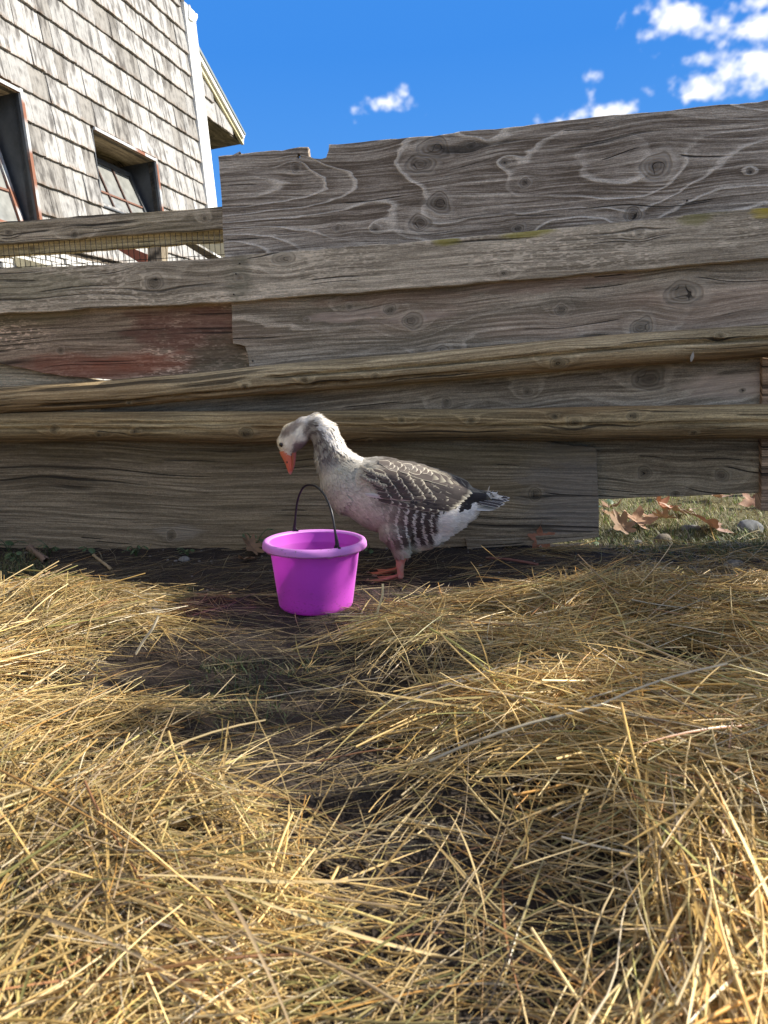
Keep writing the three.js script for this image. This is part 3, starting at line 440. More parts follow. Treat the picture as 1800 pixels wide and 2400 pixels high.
// lower wing with its own little gable, beyond the corner board
{
  const c = -0.10, P = (x, y, q = c) => onBarn(x, y, q), lo = P(571, 338), lb = P(472, 267)[1], innerTop = P(456, 143), dirA = [innerTop[0] - lo[0], innerTop[1] - lo[1]], rakeA = (b) => lo[0] + dirA[0] * (b - lo[1]) / dirA[1];
  const far = -1.3, b0 = lo[1], rows = [], e = P(460, 175)[1] - P(467, 225)[1];
  for (let k = 0; k < 9; k++) rows.push([b0 + k * e, A1 + CW * 0.4, rakeA(b0 + (k + 0.75) * e) - 0.01]);
  const up = [far, b0 + dirA[1] * (far - lo[0]) / dirA[0]];
  part('wing_wall', uvBox(prism([[A1 + CW + 0.004, b0 + 0.004], [lo[0], b0 + 0.004], [A1 + CW + 0.004, b0 + dirA[1] * (A1 + CW - lo[0]) / dirA[0]]], c - 1.7, c - 0.012)), darkWood, barn);
  addShingles(rows.filter((q) => q[2] - q[1] > 0.05), c, 511, [], 0.0, false);
  const off = (x0, y0, x1, y1, q, wpx0, wpx1) => [P(x0, y0, q), P(x1, y1, q), P(x1 + wpx1[0], y1 + wpx1[1], q), P(x0 + wpx0[0], y0 + wpx0[1], q)];
  const rake = [P(449, 75, c + 0.03), P(571.5, 323, c + 0.03), P(571.5, 339.5, c + 0.03), P(446, 118, c + 0.03)];
  part('rake_board', uvBox(prism(rake, c + 0.006, c + 0.03)), creamPaint, barn);
  const edge = [P(444, 72, c + 0.05), P(575, 317, c + 0.05), P(572, 325, c + 0.05), P(443, 90, c + 0.05)];
  part('roof_edge', uvBox(prism(edge, c - 1.75, c + 0.05)), whitePaint, barn);
  const rf = [P(442, 62, c + 0.06), P(576.5, 314, c + 0.06), P(575.5, 317, c + 0.06), P(442, 70, c + 0.06)];
  part('wing_roof', uvBox(prism(rf, c - 1.75, c + 0.06)), std([0.22, 0.25, 0.24], 0.5), barn);
}
// gutter end at the eave above the corner
{
  const c = 0.045, g = prism([[444.5, 10], [447, 17], [451, 27], [463, 33], [463, 42], [459.5, 50], [453, 50.5], [445, 44], [443, 22]].map(([x, y]) => onBarn(x, y, c)), -4.6, c); part('gutter', uvBox(g), whitePaint, barn);
}
// pale timber frame of the pen, seen through the wire
{
  const run = thing('pen_frame', 'pale yellow timber frame of a pen seen through the wire mesh', 'timber frame'); run.position.copy(FP0); run.rotation.y = -FENCE_YAW;
  const tim = (pts, q, th, m) => { const g = prism(pts.map(([x, y]) => onFence(x, y, q)), q - th, q); return part('timber', uvBox(g), m, run); };
  tim([[330, 520], [352, 520], [352, 700], [330, 1100], [345, 1100]].slice(0, 0).concat([[346, 520], [378, 520], [374, 1130], [344, 1130]]), -0.5, 0.07, wood(1, 0.1, { seed: 145, W: 512, H: 64, dark: [0.18, 0.15, 0.11], pale: [0.42, 0.37, 0.3] }));
  tim([[-200, 540], [0, 592], [120, 624], [240, 657], [240, 675], [100, 640], [0, 613], [-200, 560]], -0.75, 0.06, creamPaint);
  tim([[235, 560], [262, 562], [345, 596], [345, 625], [330, 618]], -0.7, 0.03, std([0.26, 0.085, 0.05], 0.85));
  tim([[405, 556], [430, 556], [560, 632], [540, 640]], -0.65, 0.05, std([0.10, 0.075, 0.035], 0.9));
  tim([[432, 552], [700, 540], [700, 640], [585, 640]], -0.9, 0.03, creamPaint);
}
// ------------------------------------------------------------------ purple plastic bucket
{
  const s = BUCKET_AT.distanceTo(camera.position), D = project(BUCKET_AT)[2], mpp = D / FPX;       // metres per photo pixel there
  const rimC = 1264, baseC = 1421, H = (baseC - rimC) * mpp / Math.cos(11 * R), RR = 119.5 * mpp, RB = 86 * mpp, RT = 105 * mpp;
  const bucket = thing('plastic_bucket', 'purple plastic bucket with a thin wire handle in front of the goose', 'bucket');
  bucket.position.copy(BUCKET_AT).setY(ground(BUCKET_AT.x, BUCKET_AT.z)); bucket.rotation.z = -0.03;
  const plastic = (o) => new THREE.MeshPhysicalMaterial({ color: new THREE.Color().setRGB(0.60, 0.065, 0.62), roughness: 0.42, side: THREE.DoubleSide, sheen: 0.0, ...o });
  const scuff = tex(512, 256, (x, y, o) => { const k = 0.92 + 0.16 * fbm(x / 40, y / 30, 180, 4) - 0.25 * sm(0.86, 0.93, n2(x / 3, y / 2, 181)) * sm(0.4, 0.0, y / 256); const v = y / 256, dirt = Math.max(sm(0.30, 0.05, v) * sm(0.46, 0.66, fbm(x / 16, y / 12, 182, 4)), sm(0.80, 0.86, n2(x / 4, y / 4, 187)) * sm(0.8, 0.1, v) * 0.7) * 0.75; o[0] = mix(k, 0.35, dirt); o[1] = mix(k, 0.6, dirt); o[2] = mix(k, 0.25, dirt); });
  scuff.wrapS = THREE.RepeatWrapping;
  const V = (x, y) => new THREE.Vector2(x, y), wall = [V(0.0001, 0.004), V(RB * 0.7, 0.003), V(RB - 0.012, 0.0), V(RB - 0.004, 0.003), V(RB, 0.010)];
  for (let k = 1; k <= 12; k++) wall.push(V(mix(RB, RT, k / 12), 0.010 + (H - 0.014) * k / 12));
  const body = part('shell', new THREE.LatheGeometry(wall, 96), plastic({ map: scuff, transmission: 0.34, thickness: 0, roughness: 0.6 }), bucket);
  const rimDirt = tex(1024, 64, (x, y, o) => { const d = sm(0.62, 0.8, fbm(x / 11, y / 6, 184, 4)) * sm(0.45, 0.6, n2(x / 60, 2, 185)), k = 0.9 + 0.2 * fbm(x / 25, y / 9, 186, 3); o[0] = mix(k, 0.30, d); o[1] = mix(k, 0.55, d); o[2] = mix(k, 0.22, d); });
  const lip = H - 0.022;
  const rim = [V(RT - 0.001, H - 0.006), V(RT + 0.001, H - 0.002), V(RT + 0.006, H), V(RR - 0.008, H + 0.0005), V(RR - 0.003, H - 0.002), V(RR, H - 0.008), V(RR + 0.001, lip + 0.004), V(RR - 0.001, lip), V(RR - 0.003, lip + 0.003), V(RR - 0.005, H - 0.009), V(RT + 0.004, H - 0.009), V(RT - 0.001, H - 0.006)];
  const rg = new THREE.LatheGeometry(rim, 128); { const p = rg.attributes.position, r = rng(5); for (let i = 0; i < p.count; i++) if (p.getY(i) < lip + 0.001) p.setY(i, p.getY(i) - 0.003 * Math.max(0, n2(Math.atan2(p.getZ(i), p.getX(i)) * 9, 3, 4) - 0.72) * 4); }
  part('rim', rg, plastic({ color: new THREE.Color().setRGB(0.66, 0.24, 0.68), map: rimDirt, transmission: 0.15, thickness: 0, roughness: 0.5 }), bucket);
  const water = new THREE.CircleGeometry(mix(RB, RT, 0.82) - 0.001, 64).rotateX(-Math.PI / 2).translate(0, H * 0.82, 0);
  const wm = part('water', water, new THREE.MeshPhysicalMaterial({ color: new THREE.Color().setRGB(0.85, 0.75, 0.85), roughness: 0.03, transmission: 1, thickness: 0, side: THREE.DoubleSide }), bucket);
  // wire handle: ears at the rim, left-back and right-front
  const ax = -59 * R, e0 = new THREE.Vector3(Math.cos(ax) * -(RT + 0.003), H + 0.002, Math.sin(ax) * (RT + 0.003)), e1 = new THREE.Vector3(-e0.x, e0.y, -e0.z);
  const iron = std([0.035, 0.036, 0.04], 0.38, { metalness: 0.75 });
  const pts = [], up = 0.150;
  const dirr = e1.clone().sub(e0).normalize();
  const P = (t, h) => e0.clone().lerp(e1, t).add(new THREE.Vector3(0, h, 0));
  pts.push(P(-0.02, -0.012), P(0.0, 0.012), P(0.035, 0.060), P(0.12, 0.107), P(0.27, 0.140), P(0.45, up), P(0.6, 0.147), P(0.76, 0.130), P(0.89, 0.098), P(0.965, 0.052), P(0.995, 0.012), P(1.005, -0.012));
  part('handle', new THREE.TubeGeometry(new THREE.CatmullRomCurve3(pts), 90, 0.0031, 8), iron, bucket);
  for (const [t, sg] of [[0, -1], [1, 1]]) {
    const c = P(t + sg * 0.008, -0.006), loop = []; for (let k = 0; k <= 10; k++) { const a = k / 10 * 2 * Math.PI; loop.push(c.clone().add(new THREE.Vector3(0.004 * Math.cos(a) * 1.4, 0.013 * Math.sin(a), 0.002 * sg * Math.cos(a)))); }
    part('handle_loop', new THREE.TubeGeometry(new THREE.CatmullRomCurve3(loop, true), 30, 0.0026, 7), iron, bucket);
    const hook = [c.clone().add(new THREE.Vector3(0, -0.010, 0)), c.clone().add(new THREE.Vector3(sg * 0.005, -0.004, sg * 0.004)), c.clone().add(new THREE.Vector3(sg * 0.004, 0.014, sg * 0.003)), P(t - sg * 0.006, 0.035)];
    part('handle_hook', new THREE.TubeGeometry(new THREE.CatmullRomCurve3(hook), 20, 0.0025, 7), iron, bucket);
  }
}
// ------------------------------------------------------------------ goose, modelled in side view units: 1000 units are about half a metre; x to the tail, y down, z to the camera
function surfaceNets(f, lo, hi, cell) {
  const n = [0, 1, 2].map((k) => Math.ceil((hi[k] - lo[k]) / cell) + 1), [nx, ny, nz] = n, v = new Float32Array(nx * ny * nz);
  for (let k = 0, i = 0; k < nz; k++) for (let j = 0; j < ny; j++) for (let a = 0; a < nx; a++, i++) v[i] = f(lo[0] + a * cell, lo[1] + j * cell, lo[2] + k * cell);
  const at = new Int32Array(nx * ny * nz).fill(-1), pos = [], idx = [], I = (a, j, k) => (k * ny + j) * nx + a;
  for (let k = 0; k < nz - 1; k++) for (let j = 0; j < ny - 1; j++) for (let a = 0; a < nx - 1; a++) {
    let s = 0, cx = 0, cy = 0, cz = 0, m = 0;
    for (let c = 0; c < 8; c++) if (v[I(a + (c & 1), j + (c >> 1 & 1), k + (c >> 2))] < 0) m |= 1 << c;
    if (m === 0 || m === 255) continue;
    for (let c = 0; c < 8; c++) for (let d = 0; d < 3; d++) { if (c >> d & 1) continue; const e = c | 1 << d; if ((m >> c & 1) === (m >> e & 1)) continue; const p = v[I(a + (c & 1), j + (c >> 1 & 1), k + (c >> 2))], q = v[I(a + (e & 1), j + (e >> 1 & 1), k + (e >> 2))], t = p / (p - q); s++; cx += (c & 1) + (d === 0 ? t : 0); cy += (c >> 1 & 1) + (d === 1 ? t : 0); cz += (c >> 2) + (d === 2 ? t : 0); }
    at[I(a, j, k)] = pos.length / 3; pos.push(lo[0] + (a + cx / s) * cell, lo[1] + (j + cy / s) * cell, lo[2] + (k + cz / s) * cell);
  }
  for (let k = 1; k < nz - 1; k++) for (let j = 1; j < ny - 1; j++) for (let a = 1; a < nx - 1; a++) {
    const p = v[I(a, j, k)] < 0;
    const quad = (q, A, B, C, D) => { if (p === q) return; if (p) idx.push(A, B, C, A, C, D); else idx.push(A, C, B, A, D, C); };
    quad(v[I(a + 1, j, k)] < 0, at[I(a, j - 1, k - 1)], at[I(a, j, k - 1)], at[I(a, j, k)], at[I(a, j - 1, k)]);
    quad(v[I(a, j + 1, k)] < 0, at[I(a - 1, j, k - 1)], at[I(a - 1, j, k)], at[I(a, j, k)], at[I(a, j, k - 1)]);
    quad(v[I(a, j, k + 1)] < 0, at[I(a - 1, j - 1, k)], at[I(a, j - 1, k)], at[I(a, j, k)], at[I(a - 1, j, k)]);
  }
  return { pos, idx };
}
// bones: [x, y, z, r] to [x, y, z, r], and how flat they are in z
const bones = [];
const bone = (a, b, zs = 1, soft = 26) => bones.push([...a, ...b, zs, soft]);
const chain = (pts, zs, soft) => { for (let i = 1; i < pts.length; i++) bone(pts[i - 1], pts[i], zs, soft); };
chain([[600, 500, 0, 150], [640, 530, 0, 172], [805, 578, 0, 214], [970, 628, 0, 234], [1120, 640, 0, 205], [1250, 640, 0, 142], [1370, 622, 0, 62], [1460, 612, 0, 24]], 1.16, 34);
chain([[600, 470, 0, 150], [548, 405, 0, 112], [514, 345, 0, 92], [500, 285, 0, 81], [474, 220, 0, 75], [420, 178, 0, 66], [360, 186, 0, 63]], 1.2, 24);
chain([[360, 190, 0, 66], [300, 236, 0, 80], [268, 278, 0, 69], [262, 322, 0, 45]], 1.25, 14);
for (const s of [1, -1]) {
  chain([[905, 800, 95 * s, 105], [925, 905, 88 * s, 46], [934, 950, 85 * s, 30], [926, 1000, 85 * s, 22], [930, 1068, 85 * s, 23]], 1, 26);
  chain([[745, 480, 118 * s, 88], [950, 520, 130 * s, 92], [1200, 560, 96 * s, 62], [1430, 592, 34 * s, 22]], 1.5, 22);
}
chain([[1000, 850, 0, 90], [1080, 800, 0, 110], [1200, 740, 0, 90]], 1, 34);
const smin = (a, b, k) => { const h = clamp(0.5 + 0.5 * (b - a) / k); return mix(b, a, h) - k * h * (1 - h); };
function cap(b, x, y, z) {
  const zs = b[8], Z = z * zs, ax = b[0], ay = b[1], az = b[2] * zs, dx = b[4] - ax, dy = b[5] - ay, dz = b[6] * zs - az, px = x - ax, py = y - ay, pz = Z - az;
  const t = clamp((px * dx + py * dy + pz * dz) / (dx * dx + dy * dy + dz * dz)), qx = px - dx * t, qy = py - dy * t, qz = pz - dz * t;
  return Math.sqrt(qx * qx + qy * qy + qz * qz) - mix(b[3], b[7], t);
}
function gooseField(x, y, z) { let d = 1e3; for (const b of bones) d = smin(d, cap(b, x, y, z), b[9]); return d + 3; }
function gooseNormal(x, y, z) { const e = 2, nx = gooseField(x + e, y, z) - gooseField(x - e, y, z), ny = gooseField(x, y + e, z) - gooseField(x, y - e, z), nz = gooseField(x, y, z + e) - gooseField(x, y, z - e), l = Math.hypot(nx, ny, nz) || 1; return [nx / l, ny / l, nz / l]; }
function flow(x, y, z) { let sx = 0, sy = 0, w = 0; for (const b of bones.slice(0, 16)) { const d = Math.max(6, cap(b, x, y, z) + 30), k = 1 / d ** 3, l = Math.hypot(b[4] - b[0], b[5] - b[1]) * (b[0] > 550 || b[4] > b[0] && b[1] < b[5] ? 1 : 1); let fx = (b[4] - b[0]) / l, fy = (b[5] - b[1]) / l; if (bones.indexOf(b) >= 7) { fx = -fx; fy = -fy; } sx += fx * k; sy += fy * k; w += k; } const l = Math.hypot(sx, sy) || 1; return [sx / l, sy / l]; }
const C = { cream: L(250, 238, 210), white: L(246, 240, 229), beige: L(190, 184, 162), grey: L(152, 147, 138), brown: L(92, 80, 72), dark: L(70, 60, 55), pink: L(190, 112, 92), orange: L(216, 122, 84), blush: L(176, 168, 144) };
function coat(x, y, z) {                                  // plumage colour at a place of the side view
  const w = (n2(x / 26, y / 26 + z / 40, 201) - 0.5) * (x < 392 && y < 372 ? 14 : 34), X = x + w, Y = y + w * 0.6;
  if (y > 948 - Math.max(0, x - 960) * 0.2 && x > 880 && x < 985) return mix3(C.pink, C.blush, n2(x / 14, y / 10, 202) * 0.6);
  let c = C.beige;
  // rear: white, underside pale
  const rear = sm(1115, 1165, X + (Y - 700) * 0.10) * sm(575, 610, Y), belly = sm(880, 920, Y + (X - 1000) * 0.05) * sm(940, 990, X);
  c = mix3(C.beige, C.blush, sm(560, 760, Y) * sm(1000, 800, X) * 0.6);
  c = mix3(c, C.grey, sm(470, 380, Y) * sm(560, 640, X) * 0.85);
  { const F = sm(770, 850, X) * sm(1165, 1125, X + (Y - 700) * 0.12) * sm(598, 625, Y) * sm(905, 850, Y), s = (x + 24 * Math.cos((y - 715) / 70) + (n2(x / 9, y / 9, 205) - 0.5) * 12) / 50, f = s - Math.floor(s), line = sm(0, 0.10, f) * sm(0.42, 0.22, f); c = mix3(c, mix3(mix3(C.brown, C.dark, sm(850, 1050, X)), mix3(C.beige, C.white, sm(830, 960, X) * 0.45), line * 0.85), F * mix(0.45, 1, sm(820, 930, X))); }
  c = mix3(c, C.brown, sm(700, 800, X) * sm(640, 600, Y) * 0.75);
  c = mix3(c, C.beige, belly * 0.5); c = mix3(c, C.cream, belly * sm(1000, 1040, X)); c = mix3(c, C.white, rear);
  // neck
  const neck = sm(440, 375, Y + (X - 500) * 0.25) * sm(330, 370, X);
  if (neck > 0) {
    const side = 0.5 + 0.5 * Math.sin((X * 0.85 + Y * 0.5) / 5.5 + z * 0.02);
    let q = mix3(C.beige, C.brown, 0.35 + 0.65 * side); q = mix3(q, C.grey, sm(300, 420, Y) * 0.6);
    const nape = sm(-6, 34, (X - 430) * 0.80 - (Y - 205) * 0.62 - Math.max(0, Y - 300) * 0.5 + Math.abs(z) * -0.25 - 2), arch = sm(160, 128, Y) * sm(560, 500, X) * 0.7;
    q = mix3(q, C.white, clamp(Math.max(nape, arch))); q = mix3(q, mul3(C.beige, 1.05), sm(455, 425, X) * sm(275, 320, Y)); c = mix3(c, q, neck);
  }
  // head
  if (X < 392 && Y < 372) {
    const h = sm(392, 358, X); let q = C.cream;
    const crown = sm(46, 12, Math.abs((X - 285) * 0.80 + (Y - 190) * 0.72)) * sm(250, 222, Y) * sm(205, 225, x) ; q = mix3(q, L(128, 108, 94), crown * 0.85);
    q = mix3(q, L(120, 104, 92), sm(26, 8, Math.hypot(X - 232, (Y - 230) * 0.7)) * 0.55);
    q = mix3(q, L(140, 118, 112), sm(282, 306, X + (Y - 300) * 0.18 + (Y > 318 ? 6 : 0)) * sm(258, 284, Y)); q = mix3(q, L(105, 90, 80), sm(340, 372, X) * sm(262, 225, Y) * 0.85);
    q = mix3(q, C.white, sm(168, 140, Y) * sm(300, 330, X) * 0.7); c = mix3(c, q, h);
  }
  return c;
}
const goose = thing('goose', 'grey goose with white face and orange beak bending over the purple bucket', 'goose');
const GK = (() => { const f = onGround(580 + 930 / 2.592, 940 + 1092 / 2.592), p = hitPlane(580 + 900 / 2.592, 940 + 640 / 2.592, new THREE.Vector3(0, 0, f.z - 0.045), new THREE.Vector3(0, 0, 1)), d = project(p)[2]; return { k: d / FPX / 2.592, p }; })();
goose.position.copy(GK.p); goose.position.y += 0.009; goose.rotation.set(0, 0, -0.035);
const GS = GK.k * 1.01, gx = (x) => (x - 900) * GS, gy = (y) => (640 - y) * GS, gz = (z) => z * GS;
function meshOf(P, idx, colors, normals) {
  const g = new THREE.BufferGeometry(); g.setAttribute('position', new THREE.Float32BufferAttribute(P, 3)); if (colors) g.setAttribute('color', new THREE.Float32BufferAttribute(colors, 3)); g.setIndex(idx);
  if (normals) g.setAttribute('normal', new THREE.Float32BufferAttribute(normals, 3)); else g.computeVertexNormals(); return g;
}
const plume = new THREE.MeshPhysicalMaterial({ vertexColors: true, roughness: 0.85, side: THREE.DoubleSide, sheen: 0.25, sheenRoughness: 0.6, sheenColor: new THREE.Color(1, 1, 1) });
const gloss = new THREE.MeshPhysicalMaterial({ vertexColors: true, roughness: 0.55, side: THREE.DoubleSide });
const gooseSkin = surfaceNets(gooseField, [170, 80, -240], [1500, 1104, 240], 8);
{
  const P = [], N = [], K = [], s = gooseSkin.pos;
  for (let i = 0; i < s.length; i += 3) { const n = gooseNormal(s[i], s[i + 1], s[i + 2]); P.push(gx(s[i]), gy(s[i + 1]), gz(s[i + 2])); N.push(n[0], -n[1], n[2]); K.push(...coat(s[i], s[i + 1], s[i + 2])); }
  const flip = []; for (let i = 0; i < gooseSkin.idx.length; i += 3) flip.push(gooseSkin.idx[i], gooseSkin.idx[i + 2], gooseSkin.idx[i + 1]);
  part('body', meshOf(P, flip, K, N), plume, goose);
}
// one feather as a small curved blade; at(l, w) gives its surface point in side view units
function feather(out, at, W, len, cCore, cEdge, o = {}) {
  const { P, K, idx } = out, NL = o.nl ?? 5, cols = o.cols ?? [-1, -0.8, 0, 0.8, 1], base = P.length / 3;
  for (let i = 0; i <= NL; i++) for (const w of cols) {
    const l = i / NL, wid = W * Math.pow(Math.max(l, 0.02), o.neck ?? 0.4) * Math.sqrt(Math.max(0, 1 - Math.pow(l, o.tip ?? 5)));
    const [x, y, z] = at(l * len, w * wid, l, w); P.push(gx(x), gy(y), gz(z));
    const e = Math.max(Math.abs(w) > 0.9 ? 1 : 0, l > (o.edgeAt ?? 0.9) ? 1 : 0) * (o.edge ?? 1); let c = mix3(cCore, cEdge, e); if (w === 0) c = mul3(c, 0.8); c = mul3(c, 0.88 + 0.24 * ((i * 7 + base * 13) % 5) / 4 * (o.vary ?? 0.4)); K.push(...c);
  }
  const M = cols.length; for (let i = 1; i <= NL; i++) for (let j = 1; j < M; j++) { const a = base + i * M + j, b = a - M; idx.push(b - 1, b, a - 1, b, a, a - 1); }
}
const newOut = () => ({ P: [], K: [], idx: [] });
function surfZ(x, y, sgn) { let best = 1e9, bz = 0; for (let z = 240; z > 0; z -= 3) { const d = gooseField(x, y, z * sgn); if (d < 0) return z * sgn; if (d < best) { best = d; bz = z; } } return bz * sgn; }
// small contour feathers over the whole coat
{
  const out = newOut(), r = rng(303), s = gooseSkin.pos, id = gooseSkin.idx;
  for (let t = 0; t < id.length; t += 3) {
    const ia = id[t] * 3, ib = id[t + 1] * 3, ic = id[t + 2] * 3; let x = (s[ia] + s[ib] + s[ic]) / 3, y = (s[ia + 1] + s[ib + 1] + s[ic + 1]) / 3, z = (s[ia + 2] + s[ib + 2] + s[ic + 2]) / 3;
    const head = x < 392 && y < 372, neck = !head && y < 430 && x < 640, flank = y > 600 && y < 900 && x > 790 && x < 1150, leg = y > 930 && x > 860 && x < 990; if (leg) continue;
    if (r() > (head ? 0.42 : neck ? 0.34 : flank ? 0.34 : 0.17)) continue;
    const n = gooseNormal(x, y, z), f = flow(x, y, z); let fx = f[0], fy = f[1];
    if (!head && !neck) { fy += 0.25 * sm(540, 800, y); if (flank) { fx = 0.75; fy = 0.45; } }
    let tx = fx - n[0] * (fx * n[0] + fy * n[1]), ty = fy - n[1] * (fx * n[0] + fy * n[1]), tz = -n[2] * (fx * n[0] + fy * n[1]); const l = Math.hypot(tx, ty, tz); if (l < 0.1) continue; tx /= l; ty /= l; tz /= l;
    const j = (r() - 0.5) * 0.5, bx0 = n[1] * tz - n[2] * ty, by0 = n[2] * tx - n[0] * tz, bz0 = n[0] * ty - n[1] * tx; tx += bx0 * j; ty += by0 * j; tz += bz0 * j;
    const bx = n[1] * tz - n[2] * ty, by = n[2] * tx - n[0] * tz, bz = n[0] * ty - n[1] * tx;
    const jt = flank ? 3 : 10, base = coat(x + (r() - 0.5) * jt, y + (r() - 0.5) * jt, z), k = 0.86 + 0.28 * r(), c = mul3(base, k);
    const len = head ? 15 + 8 * r() : neck ? 26 + 18 * r() : flank ? 26 + 8 * r() : y > 600 && x > 1100 ? 60 + 30 * r() : 40 + 18 * r(), W = head ? 3.2 : neck ? 4.2 + 2.5 * r() : flank ? 7 : 12 + 5 * r(), up = head ? 1.5 : neck ? 5 : 4;
    const nape = neck && base[0] > 0.5, lift = nape ? 9 * r() : 0;
    const core = c, edge = mul3(base, 1.12 * k);
    feather(out, (a, w, q) => { const h = 0.5 + (up + lift) * q + (1 - (w / W) ** 2); return [x + tx * a + bx * w + n[0] * h, y + ty * a + by * w + n[1] * h, z + tz * a + bz * w + n[2] * h]; }, W, len, core, edge, { nl: 3, cols: [-1, 0, 1], edge: 0.5, tip: head || neck ? 3 : 4, edgeAt: 0.9 });
  }
  part('plumage', meshOf(out.P, out.idx, out.K), plume, goose, { kind: 'stuff' });
}
// folded wings, feather by feather
for (const sgn of [1, -1]) {
  const wing = new THREE.Group(); wing.name = 'wing'; goose.add(wing); const r = rng(404);
  const put = (x, y, ang, len, W, lift, core, edge, o = {}) => {
    const out = newOut(), ca = Math.cos(ang), sa = Math.sin(ang);
    feather(out, (a, w, l) => { const bend = (o.bend ?? 0) * l * l * len, X = x + ca * a - sa * (w + bend), Y = y + sa * a + ca * (w + bend), z = surfZ(X, Y, sgn); return [X, Y, z + sgn * (lift + 9 * l + 5 * (1 - (w / W) ** 2) - 4)]; }, W, len, core, edge, { nl: o.nl ?? 6, cols: [-1, -0.86, -0.45, 0, 0.45, 0.86, 1], tip: o.tip ?? 5, edgeAt: o.edgeAt ?? 0.93, neck: 0.3, vary: 0.15, edge: o.edge ?? 1 });
    part('feather', meshOf(out.P, out.idx, out.K), plume, wing);
  };
  const tint = () => mul3(mix3(L(66, 57, 52), L(84, 73, 66), r()), 0.9 + 0.2 * r()), pale = mix3(C.beige, C.cream, 0.55);
  // flight feathers, longest and lowest first
  for (let i = 0; i < 7; i++) put(1090 + i * 16, 655 - i * 17, 0.02 + 0.04 * i * 0.6, 330 - Math.abs(i - 4) * 16, 26, 2 + i * 1.6, mul3(L(46, 41, 41), 0.9 + 0.2 * r()), mix3(C.brown, C.beige, 0.6), { tip: 7, bend: -0.03, edgeAt: 0.97 });
  for (let i = 0; i < 7; i++) put(980 + i * 26, 600 - i * 22, 0.10 + i * 0.045, 270 - i * 6, 34, 10 + i * 2, mul3(L(58, 50, 48), 0.9 + 0.2 * r()), pale, { tip: 6, bend: 0.05, edgeAt: 0.96 });
  for (let i = 0; i < 6; i++) put(900 + i * 44, 400 + i * 9, 0.26 + i * 0.02, 260, 34, 20, mul3(L(70, 61, 56), 0.9 + 0.2 * r()), mix3(C.brown, C.beige, 0.75), { bend: 0.03 });
  // mantle feathers along the back, their edges painted cream as a sunlit highlight
  for (let i = 0; i < 12; i++) put(800 + i * 22, 378 + i * 3.4 + (i % 3) * 9, 0.16, 74, 17, 24, mix3(C.brown, C.grey, 0.4 * r()), mix3(C.cream, C.white, 0.3), { edgeAt: 0.86 });
  // lower secondaries and white edge line
  for (let i = 0; i < 7; i++) put(770 + i * 44, 575 + i * 9, 0.22, 120, 20, 6, tint(), pale);
  for (let i = 0; i < 8; i++) put(720 + i * 24, 555 + i * 2, 0.12, 100, 15, 8, mix3(C.grey, C.white, 0.2 + 0.3 * r()), C.white, { edge: 0.5 });
  // coverts: rows that overlap toward the tail
  for (let row = 5; row >= 0; row--) for (let k = 0; k < 8; k++) {
    const x = 712 + row * 56 + k * 13 + (r() - 0.5) * 8, y = 418 + k * 21 - row * 1 + (row > 3 ? (row - 3) * 12 : 0) + (r() - 0.5) * 6; if (y > 590) continue;
    const size = 0.75 + row * 0.11; put(x, y, 0.34 - k * 0.035 + (r() - 0.5) * 0.08, 92 * size, 21 * size, 22 - row * 2.2, tint(), row < 2 ? mix3(C.cream, C.beige, 0.3) : pale, { nl: 6, edgeAt: 0.88 });
  }
  for (let k = 0; k < 16; k++) put(690 + (k % 8) * 16, 400 + k * 6.5 + (r() - 0.5) * 10, 0.25 + (r() - 0.5) * 0.25, 48, 13, 26, mix3(tint(), C.beige, 0.35), mix3(C.beige, C.cream, 0.5));
}
// back of the wings and mantle, tail fan
{
  const tail = new THREE.Group(); tail.name = 'tail'; goose.add(tail); const r = rng(505);
  for (let i = 0; i < 11; i++) {
    const out = newOut(), z0 = (i - 5) * 15, a0 = 0.10 + Math.abs(i - 5) * 0.014, spread = (i - 5) * 0.04, y0 = 588 + Math.abs(i - 5) * 6, len = 218 - Math.abs(i - 5) * 15 + 12 * r();
    feather(out, (a, w, l) => [1370 + a * Math.cos(a0), y0 + a * Math.sin(a0) + w * 0.5 - 4 * (i % 2), z0 + spread * a + w * 0.8], 19, len, mul3(L(56, 50, 50), 0.9 + 0.3 * r()), C.white, { nl: 10, cols: [-1, -0.8, 0, 0.8, 1], edgeAt: 0.9, tip: 4 });
    part('tail_feather', meshOf(out.P, out.idx, out.K), plume, tail);
  }
  for (let i = 0; i < 9; i++) { const out = newOut(), z0 = (i - 4) * 17; feather(out, (a, w, l) => [1290 + a, 640 + Math.abs(i - 4) * 5 + a * 0.02 + w * 0.3, z0 + w + (i - 4) * 0.02 * a], 20, 200 + 30 * r(), C.white, C.white, { nl: 5, cols: [-1, 0, 1] }); part('tail_covert', meshOf(out.P, out.idx, out.K), plume, tail); }
}
// beak: upper and lower mandible, nail, nostril, eyes
function loft(rings, seg, color) {                        // rings: centre x, y, half height along (px, py), half width
  const P = [], K = [], idx = [];
  rings.forEach(([x, y, px, py, h, w], i) => { for (let k = 0; k <= seg; k++) { const a = k / seg * 2 * Math.PI, c = Math.cos(a), s = Math.sin(a); P.push(gx(x + px * h * c), gy(y + py * h * c), gz(w * s)); K.push(...color(i / (rings.length - 1), c)); if (i && k) { const q = i * (seg + 1) + k, b = q - seg - 1; idx.push(b - 1, b, q - 1, b, q, q - 1); } } });
  return meshOf(P, idx, K);
}
const beakUp = [[246, 318, 0.96, -0.26, 38, 38], [252, 340, 0.97, -0.24, 36, 35], [259, 365, 0.97, -0.22, 30, 29], [265, 392, 0.97, -0.20, 24, 24], [269, 418, 0.97, -0.18, 19, 20], [272, 440, 0.97, -0.15, 16, 16], [273, 454, 0.97, -0.12, 11, 12], [273, 463, 0.97, -0.1, 3, 4]];
